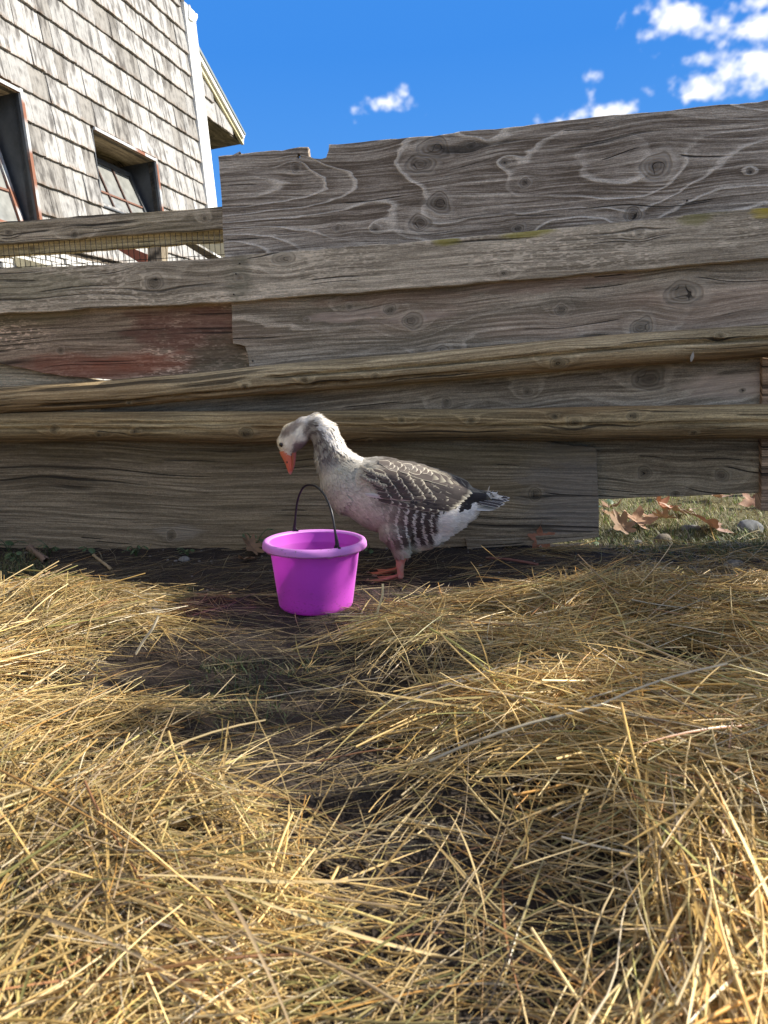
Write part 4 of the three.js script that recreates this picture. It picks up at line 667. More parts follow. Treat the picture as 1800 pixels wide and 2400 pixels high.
part('upper_beak', loft(beakUp, 20, (t, c) => mix3(mix3(C.orange, L(206, 80, 62), t), L(205, 132, 124), sm(0.72, 0.84, t))), gloss, goose);
const beakLow = [[292, 330, 0.9, -0.4, 20, 30], [294, 352, 0.92, -0.35, 17, 27], [294, 380, 0.94, -0.30, 12, 22], [291, 408, 0.95, -0.25, 10, 17], [286, 432, 0.95, -0.2, 8, 13], [280, 450, 0.95, -0.2, 3, 5]];
part('lower_beak', loft(beakLow, 18, (t, c) => mix3(mul3(C.orange, 0.55), L(196, 108, 104), sm(0.1, 0.8, c))), gloss, goose);
const eyeM = new THREE.MeshPhysicalMaterial({ color: new THREE.Color().setRGB(0.012, 0.008, 0.006), roughness: 0.06, }), lidM = std(L(112, 92, 84), 0.8);
for (const s of [1, -1]) {
  const z = surfZ(230, 282, s), e = new THREE.SphereGeometry(GS * 15.5, 20, 14); e.translate(gx(230), gy(282), gz(z - 3 * s)); part('eye', e, eyeM, goose);
  const n = gooseNormal(230, 282, z), tor = new THREE.TorusGeometry(GS * 14.5, GS * 3.2, 8, 24); tor.applyQuaternion(new THREE.Quaternion().setFromUnitVectors(new THREE.Vector3(0, 0, 1), new THREE.Vector3(n[0], -n[1], n[2]))); tor.translate(gx(230), gy(282), gz(z)); part('eyelid', tor, lidM, goose);
  const nz = 24, nst = new THREE.SphereGeometry(GS * 6, 10, 8); nst.scale(0.7, 1.3, 0.5); nst.translate(gx(257), gy(387), gz(nz * s)); part('nostril', nst, std([0.06, 0.012, 0.01], 0.7), goose);
}
// webbed feet
for (const s of [1, -1]) {
  const P = [], K = [], idx = [], y0 = 1096, cx = 930, cz = 85 * s, toes = [[-1.0, 0.42, 176], [-0.97, 0.02, 196], [-0.88, -0.46, 168]].map(([a, b, l]) => { const m = Math.hypot(a, b); return [a / m * l, b / m * l * 1.05]; }), M = 24, NR = 8;
  const tip = (t) => { const q = t * 2, i = Math.min(1, Math.floor(q)), f = q - i, w = 1 - 0.22 * Math.sin(f * Math.PI); return [mix(toes[i][0], toes[i + 1][0], f) * w, mix(toes[i][1], toes[i + 1][1], f) * w]; };
  for (const side of [0, 1]) for (let i = 0; i <= NR; i++) for (let j = 0; j <= M; j++) {
    const t = j / M, [ax, az] = tip(t), q = i / NR, onToe = Math.exp(-(((t * 2 - Math.round(t * 2)) * 9) ** 2)), h = side ? 0 : (5 + 13 * onToe) * (1 - 0.55 * q) + 8 * (1 - q), x = cx + 4 + ax * q, z = cz + az * q, k = side ? 0.6 : 0.78 + 0.3 * onToe + 0.1 * n2(x / 7, z / 7, 9);
    P.push(gx(x), gy(y0 - h - 26 * (1 - q) ** 3), gz(z)); K.push(...mul3(mix3(s > 0 ? C.pink : mix3(C.orange, C.pink, .4), L(140, 84, 74), 0.25 * q), k));
    if (i && j) { const a = side * (NR + 1) * (M + 1) + i * (M + 1) + j, b = a - M - 1; idx.push(b - 1, b, a - 1, b, a, a - 1); }
  }
  const g = meshOf(P, idx, K), gs = [g];
  part('foot', g, gloss, goose);
  for (const [ax, az] of toes) { const claw = new THREE.ConeGeometry(GS * 6, GS * 24, 8); claw.rotateZ(Math.PI / 2 + 0.3); claw.translate(gx(cx + ax - 6), gy(y0 - 8), gz(cz + az)); part('claw', claw, std(L(150, 120, 100), 0.6), goose); }
}
// ------------------------------------------------------------------ hay: loose dry stems laid in locks over the heaps
const hay = thing('hay', 'loose golden hay strewn in heaps over the yard before the fence', 'hay', { kind: 'stuff' });
const stemMat = new THREE.MeshPhysicalMaterial({ roughness: 0.36, side: THREE.DoubleSide, transmission: 0.0, thickness: 0, vertexColors: true });
function stem(r, thick, kind) {                         // unit long stem along x, bent; hollow round stalk or flat blade
  const N = 9, flat = kind === 1, M = flat ? 3 : 5, P = [], K = [], idx = [], by = (r() - 0.3) * 0.14, bz = (r() - 0.5) * 0.34, w1 = (r() - 0.5) * 0.05, kink = kind === 2 ? 0.3 + 0.4 * r() : 2, ka = (r() - 0.5) * 1.1, kb = (r() - 0.2) * 0.5, tw = (r() - 0.5) * 3;
  for (let i = 0; i <= N; i++) {
    const t = i / N, x = t - 0.5, bend = t > kink ? t - kink : 0, cy = by * (0.25 - x * x) * 4 * 0.5 + bend * kb, cz = bz * (0.25 - x * x) * 2 + w1 * Math.sin(t * 9) * 0.3 + bend * ka, rr = thick * (flat ? 1.9 * Math.min(1, 0.35 + 2.2 * t) * Math.min(1, 0.06 + 2 * (1 - t)) : 1 - 0.4 * t), node = kind === 0 && (i === 3 || i === 6) ? 1.25 : 1;
    for (let k = 0; k < M; k++) {
      let oy, oz; if (flat) { const q = (k - 1), a = tw * t; oy = Math.sin(a) * q * rr + (k === 1 ? -0.25 * rr : 0); oz = Math.cos(a) * q * rr; } else { const a = k / M * 2 * Math.PI; oy = Math.sin(a) * rr * node; oz = Math.cos(a) * rr * node; }
      P.push(x - (bend ? bend * 0.12 : 0), cy + oy, cz + oz); const c = (node > 1 ? 0.72 : 1) * (0.82 + 0.36 * r()) * (0.9 + 0.2 * t); K.push(c, c * (0.97 + 0.06 * r()), c * 0.96);
    }
    if (i) for (let k = 0; k < (flat ? 2 : M); k++) { const a = i * M + k, b = i * M + (k + 1) % M; idx.push(a - M, b - M, a, b - M, b, a); }
  }
  return meshOf(P, idx, K);
}
{
  const r = rng(9001), kinds = [];
  for (let v = 0; v < 18; v++) kinds.push(stem(r, [0.0020, 0.0027, 0.0038, 0.0023, 0.0032, 0.0056][v % 6], v % 3 === 2 ? 2 : v % 3));
  const bins = kinds.map(() => []), m = new THREE.Matrix4(), q = new THREE.Quaternion(), q2 = new THREE.Quaternion(), Y = new THREE.Vector3(0, 1, 0), Zx = new THREE.Vector3(0, 0, 1), Xx = new THREE.Vector3(1, 0, 0), col = new THREE.Color();
  const straw = [[0.759, 0.527, 0.211], [0.84, 0.642, 0.323], [0.619, 0.403, 0.131], [0.56, 0.45, 0.172], [0.66, 0.354, 0.101], [0.48, 0.345, 0.192], [0.4, 0.364, 0.121], [0.85, 0.719, 0.504], [0.419, 0.201, 0.091]];
  const field = (x, z) => { const a = n2(x * 1.5 + 4, z * 1.5, 301), b = n2(x * 4, z * 4 + 7, 302); return (a - 0.5) * 2.6 + (b - 0.5) * 1.3 + 0.25; };   // turn of the locks, 0 = across
  function lay(x, z, th, len, lift, pitchN, tone, chaff) {
    lift *= mix(0.35, 1.15, clamp(heap(x, z) / 0.05));
    const dx = Math.cos(th) * len * 0.4, dz = -Math.sin(th) * len * 0.4;
    if (!chaff) { const b0 = Math.max(bare(x - dx, z - dz), bare(x + dx, z + dz)); if (r() < b0 * 0.86) return; }
    const h0 = ground(x - dx, z - dz), h1 = ground(x + dx, z + dz), hm = ground(x, z);
    const slope = Math.atan2(h1 - h0, len * 0.8), y = Math.max((h0 + h1) / 2, hm * 0.8) + lift;
    q.setFromAxisAngle(Y, th).multiply(q2.setFromAxisAngle(Zx, slope + pitchN)).multiply(q2.setFromAxisAngle(Xx, (r() - 0.5) * 1.2));
    m.compose(new THREE.Vector3(x, y + Math.abs(Math.sin(pitchN)) * len * 0.35, z), q, new THREE.Vector3(len, len, len));
    const dirt = sm(0.42, 0.66, n2(x * 2.3 + 11, z * 2.3, 303)), k = (0.44 + 0.80 * r() ** 0.8) * (1 - 0.36 * dirt) * (1 - 0.42 * sm(0.15, 0.75, bare(x, z))), c = tone; bins[Math.floor(r() * kinds.length)].push([m.clone(), c[0] * k, c[1] * k, c[2] * k]);
  }
  const pick = (x, z) => { const side = sm(-0.2, 0.7, x), u = r(); let i; if (u < 0.30 - 0.1 * side) i = 0; else if (u < 0.52 - 0.2 * side) i = 1; else if (u < 0.66) i = 2; else if (u < 0.76) i = 3; else if (u < 0.82 + 0.02 * side) i = 4; else if (u < 0.90) i = 5; else if (u < 0.94) i = 6; else if (u < 0.98) i = 7; else i = 8; return straw[i]; };
  // locks in view and a margin round it
  let count = 0;
  const area = (u) => { const z = -0.30 - 2.95 * Math.pow(u, 0.8), half = 0.55 + 0.62 * Math.abs(z); return [(r() * 2 - 1) * half, z]; };
  for (let t = 0; t < 13500; t++) {
    const [x, z] = area(r()); if (fenceDist(x, z) < 0.02) continue;
    const b = bare(x, z); if (r() < b * 0.97) continue;
    const th0 = field(x, z) + gauss(r) * 0.75, n = 7 + Math.floor(r() * 17), open = 0.6 + 0.4 * (1 - b), lenL = 0.15 + 0.20 * r(), liftL = 0.030 * r() * r();
    for (let k = 0; k < n; k++) {
      const a = gauss(r) * 0.045, c = gauss(r) * 0.022, th = th0 + gauss(r) * 0.33; const px = x + Math.cos(th0) * a + Math.sin(th0) * c, pz = z - Math.sin(th0) * a + Math.cos(th0) * c;
      lay(px, pz, th, lenL * (0.6 + 0.8 * r()) * open, 0.003 + liftL + 0.014 * r() * r(), gauss(r) * mix(0.045, 0.10, sm(-2.3, -1.0, pz)), pick(px, pz)); count++;
    }
  }
  // single stems across and out of the pile
  for (let t = 0; t < 34000; t++) {
    const [x, z] = area(r()); if (fenceDist(x, z) < 0.03) continue; const b = bare(x, z); if (r() < b * 0.93) continue;
    const up = r() < 0.15; lay(x, z, r() * Math.PI * 2, (0.06 + 0.24 * r() * r() + 0.06 * r()) , 0.004 + 0.026 * r() * (1 - b), up ? Math.abs(gauss(r)) * mix(0.25, 0.6, sm(-2.3, -1.0, z)) : gauss(r) * 0.12, pick(x, z)); count++;
  }
  // short chaff on bare soil
  for (let t = 0; t < 5000; t++) { const [x, z] = area(r()); if (fenceDist(x, z) < 0.0 || bare(x, z) < 0.3) continue; lay(x, z, r() * 6.3, 0.012 + 0.07 * r() * r(), 0.0012 + 0.002 * r(), gauss(r) * 0.05, mul3(pick(x, z), 0.7), true); }
  // thin scatter of long stems over the trodden soil
  for (let t = 0; t < 9000; t++) { const [x, z] = area(r()), b = bare(x, z); if (fenceDist(x, z) < 0.05 || b < 0.25 || r() > 0.25 + 0.75 * sm(0.05, 0.55, fenceDist(x, z)) || n2(x * 5, z * 5, 305) < 0.30 || Math.hypot(x - BUCKET_AT.x, (z - BUCKET_AT.z) * 1.2) < 0.15) continue; lay(x, z, field(x, z) * 0.8 + gauss(r) * 0.6, 0.05 + 0.19 * r(), 0.001 + 0.004 * r(), gauss(r) * 0.03, mul3(mix3(pick(x, z), [0.42, 0.34, 0.24], 0.5), 0.9), true); }
  // thinner cover beyond the frame
  for (let t = 0; t < 9000; t++) { const x = (r() - 0.5) * 7, z = -3 + 4.2 * r(); if (fenceDist(x, z) < 0.4 || (z < -0.3 && Math.abs(x) < 0.55 + 0.6 * Math.abs(z))) continue; lay(x, z, field(x, z) + gauss(r) * 0.5, 0.15 + 0.2 * r(), 0.01 + 0.02 * r(), gauss(r) * 0.08, pick(x, z)); }
  kinds.forEach((g, i) => { const b = bins[i]; if (!b.length) return; const im = new THREE.InstancedMesh(g, stemMat, b.length); im.name = 'straw'; im.castShadow = im.receiveShadow = true; im.userData.kind = 'stuff'; b.forEach(([mm, ...c], k) => { im.setMatrixAt(k, mm); im.setColorAt(k, col.setRGB(...c)); }); hay.add(im); });
}
// ------------------------------------------------------------------ grass, weeds, fallen leaves, stones, a feather
function blades(name, label, spots, seed, colors, hMin, hMax) {
  const r = rng(seed), out = { P: [], K: [], idx: [] };
  for (const [cx, cz, rad, n] of spots) for (let t = 0; t < n; t++) {
    const a = r() * 6.283, d = rad * Math.sqrt(r()), x = cx + Math.cos(a) * d, z = cz + Math.sin(a) * d * 0.7, y = ground(x, z) - 0.004, h = hMin + (hMax - hMin) * r(), w = 0.0011 + 0.0012 * r(), dir = r() * 6.283, lean = h * (0.25 + 0.8 * r()), base = out.P.length / 3, c = mul3(colors[Math.floor(r() * colors.length)], 0.7 + 0.6 * r());
    for (let i = 0; i <= 4; i++) { const q = i / 4, px = x + Math.cos(dir) * lean * q * q, pz = z + Math.sin(dir) * lean * q * q, py = y + h * q * (1 - 0.25 * q), ww = w * (1 - q * 0.92); out.P.push(px - Math.sin(dir) * ww, py, pz + Math.cos(dir) * ww, px + Math.sin(dir) * ww, py, pz - Math.cos(dir) * ww); out.K.push(...mul3(c, 0.6 + 0.5 * q), ...mul3(c, 0.6 + 0.5 * q)); if (i) { const b = base + i * 2; out.idx.push(b - 2, b - 1, b, b - 1, b + 1, b); } }
  }
  const o = part(name, meshOf(out.P, out.idx, out.K), new THREE.MeshPhysicalMaterial({ vertexColors: true, roughness: 0.6, side: THREE.DoubleSide, transmission: 0.35, thickness: 0 }), scene); return tag(o, label, 'grass', { kind: 'stuff' });
}
const greens = [[0.07, 0.12, 0.025], [0.10, 0.14, 0.03], [0.14, 0.15, 0.05], [0.055, 0.085, 0.022], [0.22, 0.19, 0.08]], lush = [[0.20, 0.33, 0.04], [0.30, 0.42, 0.05], [0.40, 0.38, 0.10], [0.5, 0.43, 0.18]];
const spot = (px, py, r, n) => [...G2(px, py), r, n];
blades('grass', 'short green grass in the dark hollow of the hay before the bucket', [spot(540, 1565, 0.07, 200), spot(480, 1630, 0.12, 160), spot(640, 1600, 0.12, 170), spot(405, 1395, 0.07, 200), spot(560, 1700, 0.1, 110), spot(300, 1800, 0.08, 100), spot(700, 1560, 0.10, 110), spot(600, 1650, .12, 130)], 601, greens, 0.008, 0.032);
blades('grass', 'dark grass tuft against the foot of the fence at the edge of the photo, by the left heap', [spot(20, 1345, 0.14, 420), spot(60, 1310, 0.1, 160), spot(100, 1375, 0.08, 120)], 602, greens, 0.02, 0.06);
blades('grass', 'sunlit grass under and in front of the gap below the short board', [spot(1600, 1275, 0.30, 1500), spot(1450, 1260, 0.12, 300), spot(1740, 1260, 0.2, 600), spot(1780, 1300, 0.2, 500), spot(1650, 1300, 0.25, 300)], 603, greens, 0.015, 0.05);
blades('grass', 'bright green grass of the lit ground beyond the fence gap', [[FP0.x + 1.05, FP0.z + 0.0, 0.40, 700], [FP0.x + 1.35, FP0.z - 0.25, 0.6, 1300], [FP0.x + 0.9, FP0.z - 0.5, 0.6, 1000], spot(1760, 1195, 0.09, 260)], 604, lush, 0.012, 0.045);
{   // scattered stalks of dry grass beyond the gap
  blades('grass', 'dry straw coloured grass mixed with the leaves beyond the gap', [[FP0.x + 1.2, FP0.z - 0.2, 0.6, 900], [FP0.x + 0.9, FP0.z - 0.1, 0.3, 300]], 605, [[0.42, 0.33, 0.16], [0.5, 0.42, 0.24]], 0.02, 0.06);
}
// fallen leaves: a lobed outline, cupped and curled
function leafGeo(seed, size, oak, curl) {
  const r = rng(seed), N = 56, out = [], P = [], K = [], idx = [], NR = 7; const lobes = oak ? 7 : 5;
  for (let k = 0; k < N; k++) { const a = k / N * 2 * Math.PI - Math.PI / 2, f = 0.5 + 0.5 * Math.cos((a + Math.PI / 2) * lobes), rad = oak ? (0.52 + 0.40 * f ** 0.8) * (1 + 0.12 * (r() - 0.5)) : (0.50 + 0.50 * f ** 1.2) * (0.85 + 0.3 * Math.abs(Math.sin(a * 0.5 + 0.8))) * (1 + 0.10 * Math.cos((a + 1.57) * 15)) * (1 + 0.16 * (r() - 0.5)); out.push([Math.cos(a) * rad * (oak ? 0.62 : 1), Math.sin(a) * rad]); }
  const base = oak ? [0.26, 0.15, 0.075] : [0.30, 0.175, 0.10];
  for (let i = 0; i <= NR; i++) for (let k = 0; k < N; k++) { const q = i / NR, x = out[k][0] * q, y = out[k][1] * q, h = curl * (x * x * 1.5 + y * y * 0.7 + 0.5 * x * y) + 0.07 * Math.sin(y * 5 + seed) * q + 0.04 * Math.sin(x * 9 + seed) * q - 0.02 * Math.exp(-((x / 0.04) ** 2)); P.push(x * size, h * size, y * size); const c = mul3(base, (0.75 + 0.5 * n2(x * 6, y * 6, seed)) * (1 - 0.25 * Math.exp(-((x / 0.03) ** 2)))); K.push(...c); if (i) { const a = i * N + k, b = i * N + (k + 1) % N; idx.push(a - N, b - N, a, b - N, b, a); } }
  const g = meshOf(P, idx, K), st = new THREE.TubeGeometry(new THREE.CatmullRomCurve3([new THREE.Vector3(0, 0.004, -0.5 * size), new THREE.Vector3(0.05 * size, 0.02 * size, -0.95 * size), new THREE.Vector3(0.15 * size, 0.08 * size, -1.3 * size)]), 6, 0.0012, 5); st.setAttribute('color', new THREE.Float32BufferAttribute(new Array(st.attributes.position.count).fill(0).flatMap(() => [0.2, 0.13, 0.07]), 3)); st.deleteAttribute('uv');
  return [g, st];
}
const leafMat = new THREE.MeshPhysicalMaterial({ vertexColors: true, roughness: 0.75, side: THREE.DoubleSide, transmission: 0.25, thickness: 0 });
const leafTints = [[1, 1, 1], [1.25, 0.85, 0.7], [1.3, 1.25, 1.2], [0.9, 0.75, 0.7]];
function leaf(p, turn, tilt, roll, size, oak, seed, label, tint = 0, curl = 0.35, extra = {}) {
  const g = thing('fallen_leaf', label, 'leaf', extra), [b, s] = leafGeo(seed, size, oak, curl); g.position.copy(p); g.rotation.order = 'YXZ'; g.rotation.set(tilt, turn, roll);
  const c = b.attributes.color; for (let i = 0; i < c.count; i++) c.setXYZ(i, c.getX(i) * leafTints[tint][0], c.getY(i) * leafTints[tint][1], c.getZ(i) * leafTints[tint][2]);
  part('blade', b, leafMat, g); part('stalk', s, leafMat, g); return g;
}
const onSoil = (px, py, lift = 0.012) => { let p = onGround(px, py); for (let k = 0; k < 3; k++) p = onGround(px, py, ground(p.x, p.z)); p.y = ground(p.x, p.z) + lift; return p; };
leaf(onSoil(592, 1302, 0.03), 0.9, 0.75, 0.2, 0.062, true, 11, 'curled brown oak leaf on the dark soil just left of the bucket', 0, 0.5);
leaf(onSoil(575, 1318, 0.012), 2.0, 0.2, -0.2, 0.05, true, 12, 'brown oak leaf lying flat under the curled one beside the bucket', 0, 0.3);
{ const [u, v] = onFence(1266, 1261, 0.058), p = fenceWorld(u, v, 0.0585); leaf(p, 0.15, 1.5, 0.1, 0.050, false, 13, 'rusty pointed leaf stuck upright against the bottom board', 1, 0.2); }
const behind = (du, dn, y = 0.03) => { const p = FP0.clone().addScaledVector(FU, du).addScaledVector(FN, dn); p.y = ground(p.x, p.z) + y; return p; };
const gapU = (px) => onFence(px, 1200, 0)[0];
leaf(onSoil(1588, 1206, 0.02), 2.6, 0.35, 0.15, 0.075, false, 14, 'large tan maple leaf lying lit in the middle of the fence gap', 2, 0.15);
leaf(onSoil(1545, 1200, 0.03), 0.6, 0.7, -0.3, 0.055, false, 15, 'orange brown curled leaf left of the large tan maple leaf', 1, 0.6);
leaf(behind(gapU(1680), -0.12, 0.045), 1.7, 0.5, 0.1, 0.10, false, 16, 'broad pinkish brown leaf leaning up under the short board, right of the tan maple leaf', 3, 0.1);
leaf(behind(gapU(1470), -0.10, 0.04), 0.3, 0.6, 0.2, 0.08, true, 17, 'brown leaf arched over the grass beside the end of the bottom board', 0, 0.5);
leaf(behind(gapU(1590), -0.22, 0.04), 2.2, 0.4, -0.2, 0.07, true, 18, 'pale leaf behind the large tan maple leaf', 2, 0.4);
leaf(onSoil(1432, 1212, 0.015), 1.2, 0.2, 0.2, 0.05, true, 19, 'cream coloured dead leaf by the corner of the bottom board', 2, 0.3);
for (let i = 0; i < 14; i++) { const r = rng(700 + i); leaf(behind(0.75 + 1.5 * r(), -0.18 - 0.9 * r(), 0.03), r() * 6, (r() - 0.3) * 0.8, (r() - 0.5) * 0.5, 0.05 + 0.03 * r(), r() < 0.5, 720 + i, 'dead brown leaf scattered on the lit ground beyond the fence', i % 4, 0.3, { group: 'dead leaves scattered beyond the fence' }); }
// stones
function stone(px, py, a, b, c, seed, color, label, cat = 'stone', lift = 0.2, turn = 0) {
  const g = new THREE.IcosahedronGeometry(1, 4), p = g.attributes.position; for (let i = 0; i < p.count; i++) { const x = p.getX(i), y = p.getY(i), z = p.getZ(i), k = 0.78 + 0.5 * n2(x * 1.6 + seed, y * 1.6 + z * 1.3, seed) + 0.10 * n2(x * 6, z * 6 + y * 5, seed + 1); p.setXYZ(i, x * k * a, y * k * b, z * k * c); }
  const m = mergeVertices(g.deleteAttribute('normal').deleteAttribute('uv')); m.computeVertexNormals(); const t = tex(64, 64, (x, y, o) => { const k = 0.45 + 1.3 * fbm(x / 7, y / 7, seed, 5) - 0.25; for (let q = 0; q < 3; q++) o[q] = color[q] * k; });
  const uv = []; for (let i = 0; i < m.attributes.position.count; i++) uv.push(m.attributes.position.getX(i) * 12, m.attributes.position.getZ(i) * 12 + m.attributes.position.getY(i) * 9); m.setAttribute('uv', new THREE.Float32BufferAttribute(uv, 2));
  const o = part(cat === 'stone' ? 'stone' : cat.replace(' ', '_'), m, new THREE.MeshStandardMaterial({ map: t, roughness: 0.9 }), scene); o.position.copy(onSoil(px, py, b * lift)); o.rotation.y = turn; return tag(o, label, cat);
}
stone(1758, 1240, 0.042, 0.028, 0.034, 31, [0.15, 0.16, 0.17], 'grey blue stone half sunk in the grass near the end post');
stone(1550, 1272, 0.030, 0.026, 0.026, 32, [0.15, 0.125, 0.09], 'brown stone standing in the dark soil below the gap');
stone(1620, 1240, 0.034, 0.012, 0.026, 33, [0.2, 0.2, 0.19], 'flat pale grey stone among grass in front of the tan leaf');
stone(1495, 1222, 0.040, 0.012, 0.028, 34, [0.40, 0.37, 0.31], 'flat whitish stone lit by sun in the gap');
stone(1495, 1274, 0.015, 0.011, 0.013, 35, [0.2, 0.19, 0.18], 'small pale stone left of the brown stone');
stone(432, 1314, 0.020, 0.013, 0.016, 36, [0.19, 0.185, 0.17], 'small light grey stone on the bare soil under the bottom board');
stone(350, 1440, 0.032, 0.012, 0.026, 37, [0.22, 0.22, 0.215], 'flat grey stone half hidden by hay left of the bucket');
stone(1720, 1328, 0.03, 0.018, 0.025, 38, [0.17, 0.15, 0.12], 'dull brown stone among hay stalks under the end post');
{ const r = rng(47), gs = []; for (let i = 0; i < 260; i++) { const x = (r() - 0.5) * 4.4, z = FP0.z + (x - FP0.x) * FU.z / FU.x + 0.03 + 0.65 * r(); if (bare(x, z) < 0.35) continue; const k = 0.002 + 0.005 * r() * r(); gs.push(new THREE.IcosahedronGeometry(k, 1).scale(1.3, 0.7, 1).rotateY(r() * 6).translate(x, ground(x, z) + k * 0.2, z)); } const o = part('pebbles', mergeGeometries(gs), std([0.19, 0.17, 0.15], 0.95), scene); tag(o, 'tiny pebbles scattered over the dark bare soil by the fence', 'pebbles', { kind: 'stuff' }); }
// sticks and the few stems that stand out
function stick(a, b, r0, color, label, bend = 0, name = 'stick') {
  const g = new THREE.TubeGeometry(new THREE.CatmullRomCurve3([a, a.clone().lerp(b, 0.35).add(new THREE.Vector3(0, bend, 0)), a.clone().lerp(b, 0.7).add(new THREE.Vector3(0.004, bend * 0.6, 0.003)), b]), 24, r0, 7), p = g.attributes.position, o = a; for (let i = 0; i < p.count; i++) { const k = (n2(i * 0.9, 3, 5) - 0.5) * r0 * 0.4; p.setXYZ(i, p.getX(i) + k, p.getY(i) + k, p.getZ(i)); } g.computeVertexNormals();
  const m = part(name, g, std(color, 0.8), scene); return tag(m, label, name.replace('_', ' '));
}
stick(onSoil(70, 1290, 0.012), onSoil(110, 1322, 0.010), 0.013, [0.27, 0.19, 0.14], 'short thick piece of rotten branch on the soil at the foot of the board', 0, 'branch_piece');
stick(onSoil(220, 1307, 0.010), onSoil(262, 1340, 0.006), 0.0055, [0.42, 0.33, 0.20], 'flat pale wood splinter lying on the dark soil', 0, 'wood_splinter');
stick(onSoil(1140, 1316, 0.012), onSoil(1262, 1330, 0.010), 0.0045, [0.16, 0.07, 0.05], 'thin reddish twig behind the goose on the dark soil', 0.004, 'twig');
{ const foot = onSoil(882, 1478, 0.02), head = hitPlane(897, 1368, foot, new THREE.Vector3(0, 0, 1)); stick(foot, head, 0.0028, [0.62, 0.53, 0.30], 'single pale straw standing upright in the hay below the goose foot', 0, 'straw'); }
{ const foot = onSoil(318, 1530, 0.02), head = hitPlane(371, 1444, foot, new THREE.Vector3(0, 0, 1)); stick(foot, head, 0.0030, [0.58, 0.50, 0.34], 'single thick straw slanting up out of the heap left of the bucket', 0, 'straw'); }
// small weeds along the foot of the fence
function weed(px, py, seed, n, size, label, round) {
  const g = thing('weed', label, 'plant'), r = rng(seed), p = onSoil(px, py, 0); g.position.copy(p); g.scale.setScalar(1.45); const lm = new THREE.MeshPhysicalMaterial({ color: new THREE.Color().setRGB(0.075, 0.125, 0.045), roughness: 0.55, side: THREE.DoubleSide, transmission: 0.25, thickness: 0 });
  for (let i = 0; i < n; i++) {
    const a = r() * 6.28, len = size * (0.6 + 0.9 * r()), tip = new THREE.Vector3(Math.cos(a) * len * 0.7, len * (0.5 + 0.6 * r()), Math.abs(Math.sin(a)) * len * 0.5);
    part('stem', new THREE.TubeGeometry(new THREE.QuadraticBezierCurve3(new THREE.Vector3(), new THREE.Vector3(tip.x * 0.3, tip.y * 0.8, tip.z * 0.3), tip), 8, 0.0011, 5), lm, g);
    const L0 = size * (0.42 + 0.3 * r()), W0 = L0 * (round ? 0.85 : 0.42), P = [], idx = []; for (let u = 0; u <= 8; u++) for (let v = -2; v <= 2; v++) { const q = u / 8, w = W0 * 0.5 * Math.sqrt(Math.max(0, Math.sin(Math.PI * Math.pow(q, round ? 0.75 : 0.9)))) * v / 2; P.push(w, 0.12 * L0 * Math.sin(q * 3) - Math.abs(w) * 0.25, q * L0); if (u && v > -2) { const k = u * 5 + v + 2; idx.push(k - 6, k - 5, k - 1, k - 5, k, k - 1); } }
    const m = part('leaf', meshOf(P, idx), lm, g); m.position.copy(tip); m.rotation.order = 'YXZ'; m.rotation.set(0.1 + 0.6 * r(), Math.atan2(tip.x, tip.z + 0.01) + (r() - 0.5), (r() - 0.5) * 0.6);
  }
  return g;
}
weed(215, 1300, 801, 3, 0.030, 'small weed with one broad round leaf against the bottom board', true);
weed(320, 1306, 802, 7, 0.026, 'feathery small weed with many narrow leaves below the bottom board', false);
weed(440, 1302, 803, 5, 0.022, 'tiny weed beside the light grey stone', true);
weed(118, 1296, 804, 6, 0.028, 'small leafy weed right of the rotten branch piece', false);
weed(20, 1290, 805, 5, 0.036, 'broad leaved weed at the edge of the photo under the bottom board', true);
weed(45, 1322, 806, 6, 0.026, 'low leafy weed in front of the rotten branch piece', true);
weed(600, 1288, 807, 7, 0.036, 'round leaved green weed behind the oak leaves next to the bucket', true);
weed(868, 1300, 808, 4, 0.022, 'little weed between the bucket and the goose leg', true);
weed(1400, 1280, 809, 4, 0.024, 'small weed at the foot of the bottom board end', true);
weed(1425, 1205, 810, 4, 0.036, 'yellow green leaf sprig lit by sun at the corner of the gap', true);
// downy feather caught on the upper rail
{ const [u, v] = onFence(1618, 848, 0.16), p = fenceWorld(u, v, 0.168), P = [], idx = []; for (let i = 0; i <= 8; i++) for (const w of [-1, 0, 1]) { const q = i / 8, s = 0.006 * Math.sin(Math.PI * Math.min(1, q + 0.08)); P.push(w * s + 0.006 * q * q, q * 0.036, 0.004 * Math.sin(q * 3) + (w ? 0.002 : 0)); if (i && w > -1) { const k = i * 3 + w + 1; idx.push(k - 4, k - 3, k - 1, k - 3, k, k - 1); } } const o = part('down_feather', meshOf(P, idx), std([0.36, 0.32, 0.26], 0.9), scene); o.position.copy(p); tag(o, 'small pale down feather caught on the upper round rail', 'feather'); }

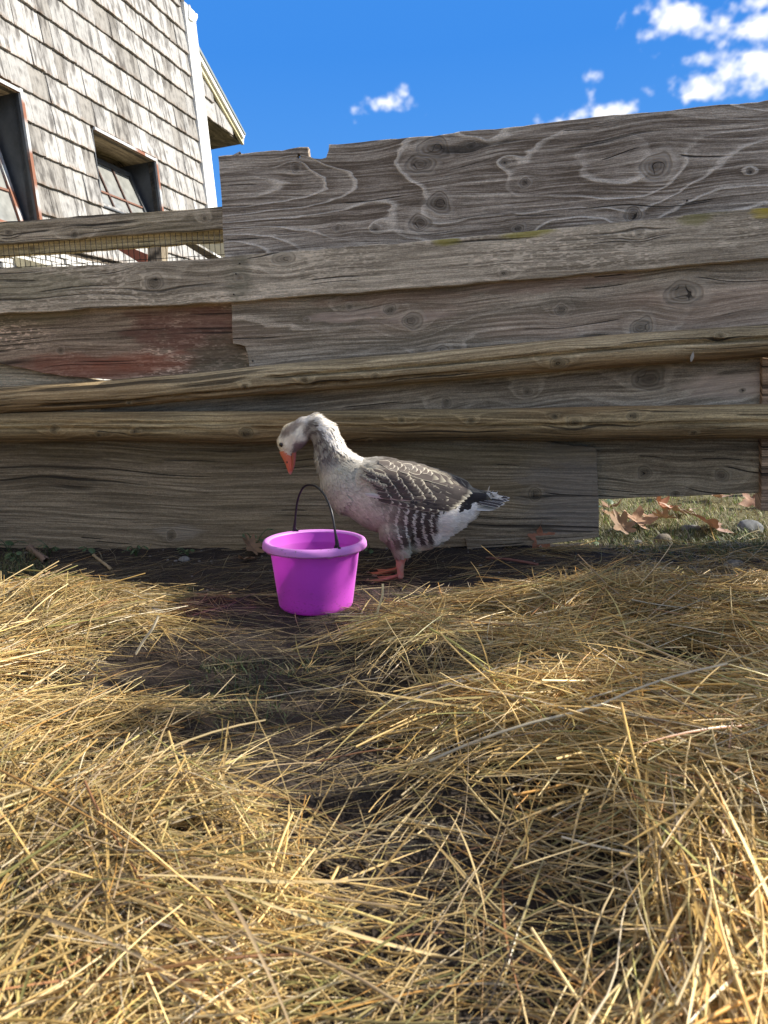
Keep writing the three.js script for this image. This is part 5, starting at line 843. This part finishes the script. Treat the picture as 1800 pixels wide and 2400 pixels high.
// unseen oak added out of the frame so its thin crown dapples the hay
{
  const tree = thing('added_shade_oak', 'unseen young oak added before the right end of the fence to dapple the hay', 'tree'), at = new THREE.Vector3(3.9, 0, -1.80), r = rng(1201), gs = [], lf = { P: [], K: [], idx: [] };
  const limb = (a, b, r0, r1, depth) => {
    const mid = a.clone().lerp(b, 0.5).add(new THREE.Vector3((r() - 0.5) * 0.1, 0.05, (r() - 0.5) * 0.1)), c = new THREE.QuadraticBezierCurve3(a, mid, b), g = new THREE.TubeGeometry(c, 8, 1, 8), p = g.attributes.position, u = g.attributes.uv;
    for (let i = 0; i < p.count; i++) { const t = u.getX(i), q = c.getPoint(t), rr = mix(r0, r1, t); p.setXYZ(i, q.x + (p.getX(i) - q.x) * rr, q.y + (p.getY(i) - q.y) * rr, q.z + (p.getZ(i) - q.z) * rr); } g.computeVertexNormals(); gs.push(g);
    if (depth < 3) for (let k = 0; k < (depth ? 4 : 9); k++) { const t = depth ? 0.35 + 0.65 * r() : 0.45 + 0.55 * k / 8, s = c.getPoint(t), an = r() * 6.28, l = (depth ? 0.34 : 0.55) * (0.6 + 0.6 * r()) * (depth > 1 ? 0.7 : 1); limb(s, s.clone().add(new THREE.Vector3(Math.cos(an) * l, l * (0.1 + 0.6 * r()), Math.sin(an) * l)), mix(r0, r1, t) * 0.5, mix(r0, r1, t) * 0.15, depth + 1); }
    else for (let k = 0; k < 12; k++) { const q = c.getPoint(0.3 + 0.7 * r()).add(new THREE.Vector3((r() - 0.5) * 0.12, (r() - 0.6) * 0.12, (r() - 0.5) * 0.12)), e = new THREE.Euler(r() * 3, r() * 6, r() * 3), base = lf.P.length / 3, S = 0.03 + 0.03 * r(), cc = mul3([0.24, 0.12, 0.045], 0.7 + 0.6 * r()); for (const [x, y] of [[0, -1], [0.5, -0.3], [0.4, 0.5], [0, 1], [-0.4, 0.5], [-0.5, -0.3]]) { const v = new THREE.Vector3(x * S, Math.abs(x) * S * 0.4, y * S).applyEuler(e).add(q); lf.P.push(v.x, v.y, v.z); lf.K.push(...cc); } for (let m = 1; m < 5; m++) lf.idx.push(base, base + m, base + m + 1); }
  };
  limb(at, at.clone().add(new THREE.Vector3(0.1, 2.3, 0.05)), 0.045, 0.02, 0);
  part('trunk', mergeGeometries(gs), std([0.10, 0.08, 0.06], 0.95), tree); part('crown', meshOf(lf.P, lf.idx, lf.K), leafMat, tree);
}

renderer.render(scene, camera);
